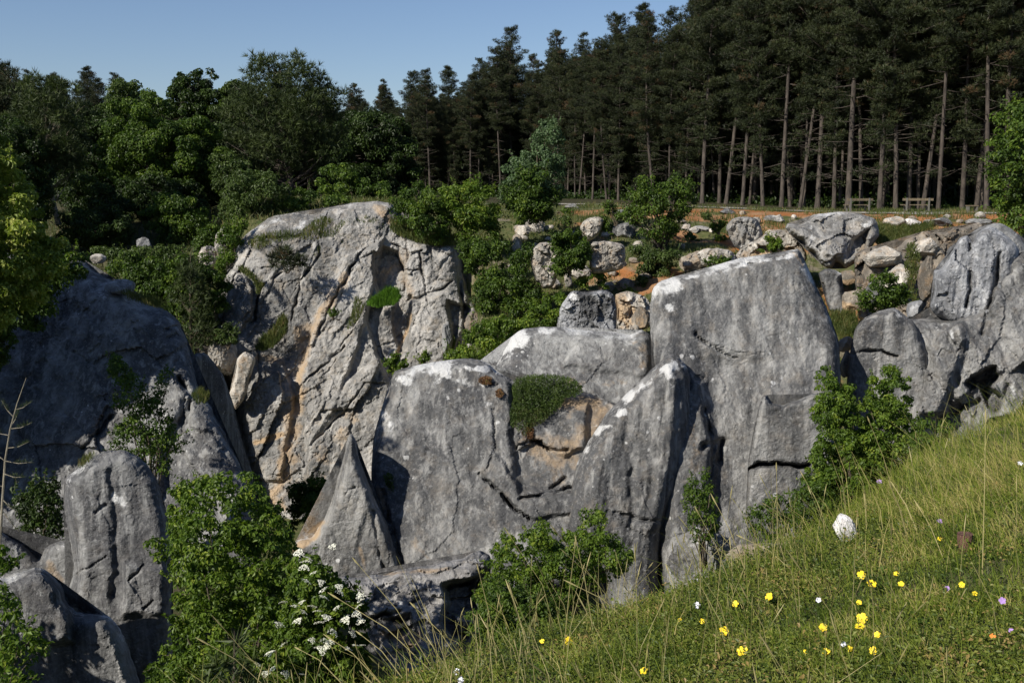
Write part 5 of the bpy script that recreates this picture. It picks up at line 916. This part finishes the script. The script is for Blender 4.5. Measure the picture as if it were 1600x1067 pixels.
# ------------------------------------------------------------------ grass, tufts and flowers
rng = np.random.RandomState(99)
def near_pts(n, lo=2.4, extra=.9, pxr=(280, 1760)):
    px = rng.uniform(*pxr, n); n2 = int(n*.45); px = np.concatenate([px, 1760+1900*rng.rand(n2)**1.4]); lo = np.concatenate([np.full(n, lo), np.full(n2, 1.3)]); n = n+n2
    De = np.interp(px, _sx, _sd)+extra; D = np.exp(rng.uniform(0, 1, n)*(np.log(np.maximum(De, 3))-np.log(lo))+np.log(lo)); x = (px-800)/F*D*1.06
    z = terr(x, D); return np.stack([x, D, z], 1), px, D, De
def near_grass():
    # short mixed sward
    P, px, D, De = near_pts(120000); pat = fb2(P[:, 0], P[:, 1], 1.3, 3, 31); pat2 = fb2(P[:, 0], P[:, 1], 4, 2, 33)
    lush = ss(1250, 1500, px)*ss(4.0, 6.0, D); keep = rng.rand(len(P)) < np.clip(.48+2.0*pat+.5*lush, .05, 1); P, px, D, lush, pat, pat2 = (a[keep] for a in (P, px, D, lush, pat, pat2)); n = len(P)
    H = rng.gamma(4, .0095, n)*(1+.5*pat)*(1+1.5*lush)+.015; ln = np.stack([-.25*H*(1+1.6*lush)+rng.normal(size=n)*H*.45, rng.normal(size=n)*H*.4, -.2*H*lush], 1)
    m = MB(); m.blades(P, H, ln, .0034+.0012*rng.rand(n), np.clip((.48+1.1*pat2)+.22*rng.normal(size=n)+.28*lush, 0, 1)); m.build('grass', L_grass)
    tag(bpy.data.objects['grass'], 'green mixed grass covering the near slope', 'grass', kind='stuff')
    # broad-leaved rosettes
    P, px, D, De = near_pts(420, extra=.2); m = MB()
    for p in P:
        k = rng.randint(5, 10); a = rng.uniform(0, 6.3)+np.arange(k)*6.28/k; d = np.stack([np.cos(a), np.sin(a), .5+.0*a], 1); L = rng.uniform(.025, .06); m.leaves(p+d*L*.5+np.array([0, 0, .01]), np.stack([-np.cos(a)*.5, -np.sin(a)*.5, np.ones(k)], 1)/1.118, d, L, L*.42, np.full(k, rng.uniform(.1, .9)), fold=.35)
    tag(m.build('leaf_rosettes', L_mid), 'broad leaf rosettes of weeds in the near sward', 'weeds', kind='stuff')
    # broad low herbs
    P, px, D, De = near_pts(150000, extra=.5); pat = fb2(P[:, 0], P[:, 1], 1.0, 3, 41); keep = rng.rand(len(P)) < np.clip(.8-1.4*pat, .15, 1)*(1-.6*ss(1300, 1550, px)*ss(4.5, 6.5, D)); P = P[keep]; n = len(P)
    P[:, 2] += rng.gamma(2.5, .016, n); Nn = rdir(n)*.6+np.array([0, -.15, 1]); Nn /= np.linalg.norm(Nn, axis=1)[:, None]; L = rng.uniform(.009, .023, n)
    m = MB(); m.leaves(P, Nn, rdir(n), L, L*.55, np.clip(.5+.8*fb2(P[:, 0], P[:, 1], 3, 2, 43)+.2*rng.normal(size=n), 0, 1)); o = m.build('low_herbs', leaf_mat('herb_leaves', (.04, .07, .010), (.17, .20, .03), (.28, .20, .07), .3)); tag(o, 'low creeping herbs between the grass of the near slope', 'herbs', kind='stuff')
    # dry tall stalks and long blades
    P, px, D, De = near_pts(1700, extra=.5); w = .12+.5*ss(-.1, .3, fb2(P[:, 0], P[:, 1], .8, 2, 51))+.9*ss(.7, 1, D/De); keep = rng.rand(len(P)) < w*.75*(.35+.65*ss(600, 850, px)); P, px, D = P[keep], px[keep], D[keep]; n = len(P)
    H = rng.gamma(6, .045, n)*.8+.08; m = MB()
    for i in range(n):
        l = np.array([rng.normal()*.22-.10, rng.normal()*.2, 0])*H[i]*1.2; p = P[i]; q = [p, p+np.array([0, 0, H[i]*.5])+l*.3, p+np.array([0, 0, H[i]*.93])+l]
        rv = rng.rand(); m.tube(q, [.0014, .0012, .0007], 3, rv)
        if rng.rand() < .55:
            d = q[2]-q[1]; d /= np.linalg.norm(d); L = rng.uniform(.03, .07); m.tube([q[2]-d*.3*L, q[2]+d*.3*L, q[2]+d*L], [.0012, .0030, .0008], 4, rv)
    tag(m.build('dry_grass_stalks', L_dry), 'tall dry straw-coloured grass stalks rising over the near slope', 'grass stalks', kind='stuff')
    P, px, D, De = near_pts(20000, extra=.9); edge = ss(.62, 1, D/De); w = np.clip(.9*edge*ss(950, 1300, px)+.7*ss(1300, 1500, px)*ss(.5, .8, D/De)+.02+.3*edge*(1-ss(700, 900, px)), 0, 1); keep = rng.rand(len(P)) < w; P, D, px = P[keep], D[keep], px[keep]; n = len(P)
    H = rng.gamma(6, .03, n)*(1+.45*ss(1300, 1500, px)); ln = np.stack([rng.normal(size=n)*.35-.30, rng.normal(size=n)*.3, -rng.rand(n)*.25], 1)*H[:, None]*1.3
    m = MB(); m.blades(P, H, ln, .0036, np.clip(rng.normal(size=n)*.28+.68, 0, 1)); tag(m.build('long_grass', L_grass), 'long arching grass blades along the crest of the near slope', 'grass', kind='stuff')
near_grass()
# arching straws crossing the picture at the bottom centre (each one countable)
rngs = np.random.RandomState(4)
ST = [((700,1067),(512,925)),((690,1060),(550,870)),((640,1067),(556,985)),((600,1067),(505,990)),((735,1050),(640,940)),((780,1040),(745,880)),((830,1030),(790,905)),((880,1020),(900,840)),((930,1000),(898,835)),((1000,980),(880,905)),((1062,955),(1040,880)),((1150,930),(1085,790)),((1146,925),(1140,838)),((1255,900),(1150,835)),((1215,880),(1213,722)),((1170,900),(1110,770)),((1290,860),(1190,785)),((1300,840),(1250,735)),((1422,850),(1388,750)),((1440,840),(1392,752)),((1355,840),(1350,770)),((1480,880),(1428,780)),((1535,900),(1540,640)),((540,1067),(460,1010)),((430,1080),(305,995)),((1405,800),(1355,650))]
SD = ['longest', 'second longest', 'short', 'low', 'thin', 'upright', 'slim', 'pale', 'leaning', 'low-arching', 'stubby', 'tall slanting', 'straight stiff', 'long oblique', 'tallest vertical', 'fine', 'drooping', 'bristly', 'broad golden', 'paired golden', 'small', 'bent', 'isolated vertical', 'tiny', 'curved bare', 'wiry']
WH = ['before the stone ledge', 'over the stone ledge hollow', 'left of the ledge cavity', 'near the elder flowers', 'below the ledge front', 'before the low dark bush', 'at the left foot of the thorny bush', 'in front of the thorny bush', 'right side of the thorny bush', 'across the thorny bush foot', 'below the curved pinnacle', 'before the wispy bush', 'with a round bud before the tallest slab foot', 'under the split block', 'crossing the split block', 'left of the split block foot', 'before the spreading bush', 'before the tall upright bush', 'on the slope right of the white stone', 'beside its golden twin', 'right behind the white stone', 'above the cut post', 'at the right edge against the dark rock', 'under the elder', 'beside the young pine tip', 'on the slope crest']
for i, ((x0, y0), (x1, y1)) in enumerate(ST):
    P0 = march(x0, min(y0, 1066), 2.4, 9) if y0 < 1067 else unp(x0, y0, 4.3); D = P0[1]; P1 = unp(x1, y1, D+rngs.uniform(-.1, .3)); mid = (P0+P1)/2+np.array([0, 0, .06*np.linalg.norm(P1-P0)])
    m = MB(); th = .0022 if i not in (18, 19) else .004; m.tube([P0-P0*0-np.array([0, 0, .02]), mid, P1], [th, th*.8, th*.4], 5, .8); o = m.build('grass_stem', L_dry, None, P0, org=P0)
    d = (P1-mid); L = np.linalg.norm(d); d /= L; h = MB(); e = .05 if i % 3 else .075; h.tube([P1-d*e, P1-d*e*.5, P1], [.0015, .0042, .001], 5, .9); h.build('seed_head', L_dry, o, org=P0)
    tag(o, '%s straw-coloured grass stem %s' % (SD[i], WH[i]), 'grass stem', 'single tall grass stems over the near slope')
# tufts on the far bank and the plateau rim
def bank_grass():
    m = MB(); n = 110000; px = rng.uniform(735, 1640, n); D = rng.uniform(32, 66, n); k = (px > 900) | (D > 40); px, D = px[k], D[k]; x = (px-800)/F*D; z = terr(x, D)
    w = np.clip(.26+1.9*fb2(x, D, .35, 4, 61)+.3*(1-ss(900, 1060, px)), .01, 1); k = rng.rand(len(x)) < w; x, D, z = x[k], D[k], z[k]; n = len(x)
    H = rng.uniform(.10, .38, n); m.blades(np.stack([x, D, z-.02], 1), H, rng.normal(size=(n, 3))*.35*H[:, None]*np.array([1, 1, .2]), .035, np.clip(.45+.9*fb2(x, D, .5, 2, 62)+.25*rng.normal(size=n), 0, 1))
    tag(m.build('bank_grass', L_tuft), 'olive grass tufts on the far orange bank under the path', 'grass', kind='stuff')
    m = MB(); n = 30000; px = rng.uniform(-100, 760, n); D = rng.uniform(34, 70, n); k = ((px < 345) & (D > 38)) | (D > 51.5); px, D = px[k], D[k]; x = (px-800)/F*D; z = terr(x, D); n = len(x)
    H = rng.uniform(.15, .5, n); m.blades(np.stack([x, D, z-.02], 1), H, rng.normal(size=(n, 3))*.4*H[:, None]*np.array([1, 1, .2]), .045, rng.rand(n)); tag(m.build('slope_grass', L_tuft), 'dull grass on the shaded slope at the left', 'grass', kind='stuff')
bank_grass()
def patch(name, label, poly, D, mat, H=.2, n=2500, W=.02, thick=.5, kind='blade', cat='grass', lean=-.2, droop=0):
    """tufts rooted on a rock ledge whose surface lies at distance D"""
    P = np.array(poly, float); a = rng.uniform(P[:, 0].min(), P[:, 0].max(), n*4); b = rng.uniform(P[:, 1].min(), P[:, 1].max(), n*4); k = inpoly(P, a, b); a, b = a[k][:n], b[k][:n]
    Q = unp(a, b, D if np.isscalar(D) else D(a, b)); n = len(Q); Q[:, 1] += rng.uniform(-.1, thick, n); m = MB(); pr = np.clip(.45+.3*fb2(a, b, .08, 2, 3)*2+.2*rng.normal(size=n), 0, 1)
    if kind == 'blade': h = H*rng.uniform(.4, 1.1, n); m.blades(Q, h, np.stack([rng.normal(size=n)*.4, rng.normal(size=n)*.3-.3, -droop*rng.rand(n)], 1)*h[:, None], W, pr)
    else: Nn = rdir(n)+np.array([0, -.3, .6]); Nn /= np.linalg.norm(Nn, axis=1)[:, None]; m.leaves(Q, Nn, rdir(n), H, H*.6, pr)
    return tag(m.build(name, mat), label, cat, kind='stuff')
cliffD = lambda a, b: 48.6+.0105*(585-b)-2.6
patch('ledge_grass', 'bright tuft of lush grass on a ledge of the cliff notch', [(572,478),(590,466),(605,454),(620,456),(626,468),(615,478),(590,482)], cliffD, L_brt, .35, 2500, .03)
patch('ledge_grass', 'brownish grass hanging on the left lower cliff ledge', [(398,545),(410,528),(425,520),(435,500),(442,495),(448,505),(445,525),(425,545),(408,550)], cliffD, L_tuft, .35, 2200, .03)
patch('ledge_grass', 'thin strip of grass along the top crack of the cliff', [(385,382),(400,370),(430,364),(470,362),(500,340),(520,345),(490,375),(440,378),(400,392)], lambda a, b: 48.6+.0105*(585-b)-1.6, L_tuft, .25, 1800, .03)
patch('ledge_grass', 'grass strip beside the orange streak high on the cliff', [(490,378),(500,365),(540,345),(575,340),(600,350),(600,362),(550,375),(505,390),(492,400)], lambda a, b: 48.6+.0105*(585-b)-1.5, L_tuft, .25, 2400, .03)
patch('ledge_grass', 'straw-green grass on the rim above the cliff notch', [(612,348),(630,352),(655,366),(690,376),(712,372),(712,384),(680,386),(650,380),(625,370),(610,362)], lambda a, b: 48.6+.0105*(585-b)-1.6, L_tuft, .4, 2600, .035)
patch('ledge_grass', 'dark mossy strip in the joint at the left end of the cliff', [(368,418),(385,422),(400,438),(410,448),(402,462),(395,440),(378,428)], cliffD, L_tuft, .25, 900, .03)
patch('ledge_grass', 'sparse grass in the joints of the cliff middle', [(555,465),(570,478),(560,500),(540,520),(548,490)], cliffD, L_tuft, .22, 500, .03)
patch('ledge_grass', 'yellowish grass beside the gully knob of the cliff', [(695,560),(705,530),(712,535),(702,570)], 46, L_tuft, .35, 600, .03)
lsD = lambda a, b: 23.4+.007*(742-b)-.60
patch('turf_cushion', 'dense green turf cushion draped over the broken shoulder between the slab and the ridge', [(800,606),(806,594),(830,588),(870,588),(900,596),(912,608),(905,618),(885,622),(872,640),(850,655),(830,660),(812,672),(798,665),(796,645),(802,625)], lsD, L_mid, .05, 5200, .016, .35)
patch('cushion_herbs', 'small-leaved herbs growing through the turf cushion on the broken shoulder', [(800,606),(806,594),(830,588),(870,588),(900,596),(912,608),(905,618),(885,622),(872,640),(850,655),(830,660),(812,672),(798,665),(796,645),(802,625)], lambda a, b: lsD(a, b)-.12, L_olive, .045, 7500, .012, .35, 'leaf', 'herbs')
patch('turf_cushion', 'brown dry fringe hanging under the turf cushion', [(800,640),(830,640),(865,640),(850,660),(825,672),(820,682),(806,672)], lambda a, b: lsD(a, b)-.06, L_tuft, .12, 2200, .010, .2, droop=1.2)
patch('moss_cushion', 'small rusty moss cushion on the white crest of the wide slab', [(748,590),(758,587),(768,590),(768,599),(755,601),(748,597)], lambda a, b: lsD(a, b)-.10, L_red, .035, 900, .01, .1, 'leaf', 'moss')
patch('moss_cushion', 'second rusty moss cushion below the crest cushion', [(774,610),(782,606),(788,614),(784,620),(775,619)], lambda a, b: lsD(a, b)-.10, L_red, .035, 700, .01, .1, 'leaf', 'moss')
patch('moss_cushion', 'moss cushion under the turf, beside the rough rubble face', [(812,668),(822,664),(834,670),(832,684),(818,686)], lsD, L_red, .035, 900, .01, .1, 'leaf', 'moss')
patch('crest_grass', 'dry grass on the left shoulder of the round-topped pinnacle', [(124,728),(132,715),(142,712),(138,722),(128,733)], 13.2, L_tuft, .10, 300, .006, .2)
patch('crest_grass', 'dry grass along the top of the left wall', [(185,455),(210,462),(245,470),(260,486),(235,480),(205,470)], 26.3, L_tuft, .16, 1200, .012, .4)
patch('crest_grass', 'grass in the notch of the left wall right end', [(298,618),(310,610),(325,618),(322,632),(305,632)], 25.6, L_tuft, .18, 500, .012, .3)
patch('wall_plant', 'small herb growing on the left part of the lichen slab', [(598,742),(606,738),(614,745),(616,765),(610,772),(604,760)], lambda a, b: 22.65, L_olive, .06, 260, .01, .1, 'leaf', 'herb')
patch('bank_turf', 'green grassy patch right of the overhanging rock', [(1370,362),(1385,352),(1400,360),(1440,355),(1460,350),(1450,365),(1425,375),(1400,382),(1378,385),(1370,375)], lambda a, b: 43.5+(380-b)*.25, L_tuft, .35, 3800, .035, .8)
patch('bank_turf', 'grass in the gap between the tallest slab and the pointed rock', [(1300,490),(1335,492),(1340,505),(1330,525),(1318,535),(1308,520)], lambda a, b: 33.5-(b-490)*.06, L_tuft, .25, 1500, .025, .5)
patch('bank_turf', 'strip of grass between the blocky stack and the tall brown block', [(1422,385),(1432,380),(1438,400),(1436,430),(1428,450),(1440,480),(1430,470),(1420,420)], 36.5, L_tuft, .14, 1400, .03, .5)

# rock-rose flowers
L_stem = leaf_mat('flower_stem', (.05, .09, .015), (.08, .13, .02), None, .2)
def flower(px, py, r, label, mat=None, nm='yellow_flower'):
    P = march(px, py+6, 2.2, 9); D = P[1]; c = unp(px, py, D-.12); root = empty(nm, P, label, 'flower', 'yellow flowers dotting the near slope' if mat is None else 'small pale and violet flowers of the near slope'); R_ = r*D/F*1.35
    m = MB(); nrm = np.array([-.35, -.65, .65])+rng.normal(size=3)*.25; nrm /= np.linalg.norm(nrm); u = np.cross(nrm, [0, 0, 1]); u /= np.linalg.norm(u); v = np.cross(nrm, u); a0 = rng.uniform(0, 6)
    for k in range(5):
        a = a0+k*2*PI/5; d = math.cos(a)*u+math.sin(a)*v; s = -math.sin(a)*u+math.cos(a)*v
        V = [c, c+d*R_*.55-s*R_*.48+nrm*R_*.12, c+d*R_*1.0-s*R_*.33+nrm*R_*.2, c+d*R_*1.05+nrm*R_*.1, c+d*R_*1.0+s*R_*.33+nrm*R_*.2, c+d*R_*.55+s*R_*.48+nrm*R_*.12]; m.add(V, [[0, 1, 2, 3], [0, 3, 4, 5]])
    m.build('petals', mat or M_ye, root, org=P); m = MB(); m.tube([P-np.array([0, 0, .01]), (P+c)/2+np.array([.004, 0, 0]), c], [.0012, .001, .001], 4); m.build('stem', L_stem, root, org=P)
FL = [(1346,898,5,'upper yellow flower just right of centre of the near slope, above its larger neighbour'),(1362,912,5.5,'yellow flower right below the upper one on the near slope'),(1408,912,3.6,'small yellow flower alone to the right of the upper flower pair'),(1202,932,5,'single yellow flower on the slope below the split block'),(1149,943,4,'small yellow flower below and left of the single one under the split block'),(1131,985,5.5,'yellow flower beside the flat pale stone'),(1160,1017,6.5,'large yellow flower near the bottom edge, right of the flat pale stone'),(1286,980,5,'yellow flower left of the close flower pair'),(1347,966,6.5,'upper flower of the close yellow pair at lower right'),(1344,979,6,'lower flower of the close yellow pair at lower right'),(1371,991,4,'half-open orange-yellow flower right under the close pair'),(1328,1013,3.8,'small yellow bud-like flower below the close pair'),(1291,1019,5,'yellow flower at the bottom edge, straight under the one left of the close pair'),(1365,1016,5,'yellow flower at the bottom right of the close pair'),(1259,1017,3,'tiny orange-yellow flower near the bottom edge'),(1503,913,3.6,'small yellow flower under the cut post'),(888,972,4,'upper yellow flower of the two at the left end of the slope'),(888,1001,5,'lower yellow flower of the two at the left end of the slope'),(847,1001,3,'faint yellow flower left of the lower one at the slope end'),(1006,1048,4.8,'yellow flower at the bottom edge below the centre of the photo'),(1523,927,3,'little yellow flower right and below the one under the cut post'),(1400,896,2.8,'yellow fleck of a flower above the small lone one'),(1468,842,2.8,'yellow flower fleck left of the cut post'),(1342,941,3.2,'faded yellow flower between the two flower pairs'),(1097,970,3,'pale yellow flower touching the flat pale stone'),(1062,968,2.4,'dot-like yellow flower left of the flat pale stone')]
for f in FL: flower(*f)
M_vi = flat_mat('violet_petals', (.36, .22, .5)); M_pw = flat_mat('pale_petals', (.66, .66, .74)); M_or = flat_mat('orange_petals', (.75, .25, .05))
for px, py, r, lab, mt in [(1374,752,3,'pink flower at the slope crest below the tall upright bush',M_vi),(1566,938,4,'violet flower at the right edge of the near slope',M_vi),(1480,919,3,'lilac flower left of the violet one',M_vi),(1580,985,3,'small violet flower in the lower right corner',M_vi),(1089,945,4,'white flower left of the single yellow one',M_pw),(1279,937,3,'tiny white flower in the middle of the slope',M_pw),(720,1062,4,'white flower low at the bottom edge, left end of the slope',M_pw),(714,1049,4,'white flower just above the lowest one at the slope end',M_pw),(1551,994,3.5,'orange flower in the lower right corner',M_or),(1468,724+90,3,'small lilac flower above the cut post',M_vi),(1318,1006,3,'tiny pale blue flower among the yellow ones at the bottom',M_pw),(1594,724,3,'white flower at the right edge high on the slope',M_pw)]:
    flower(px, py, r, lab, mt, 'small_flower')
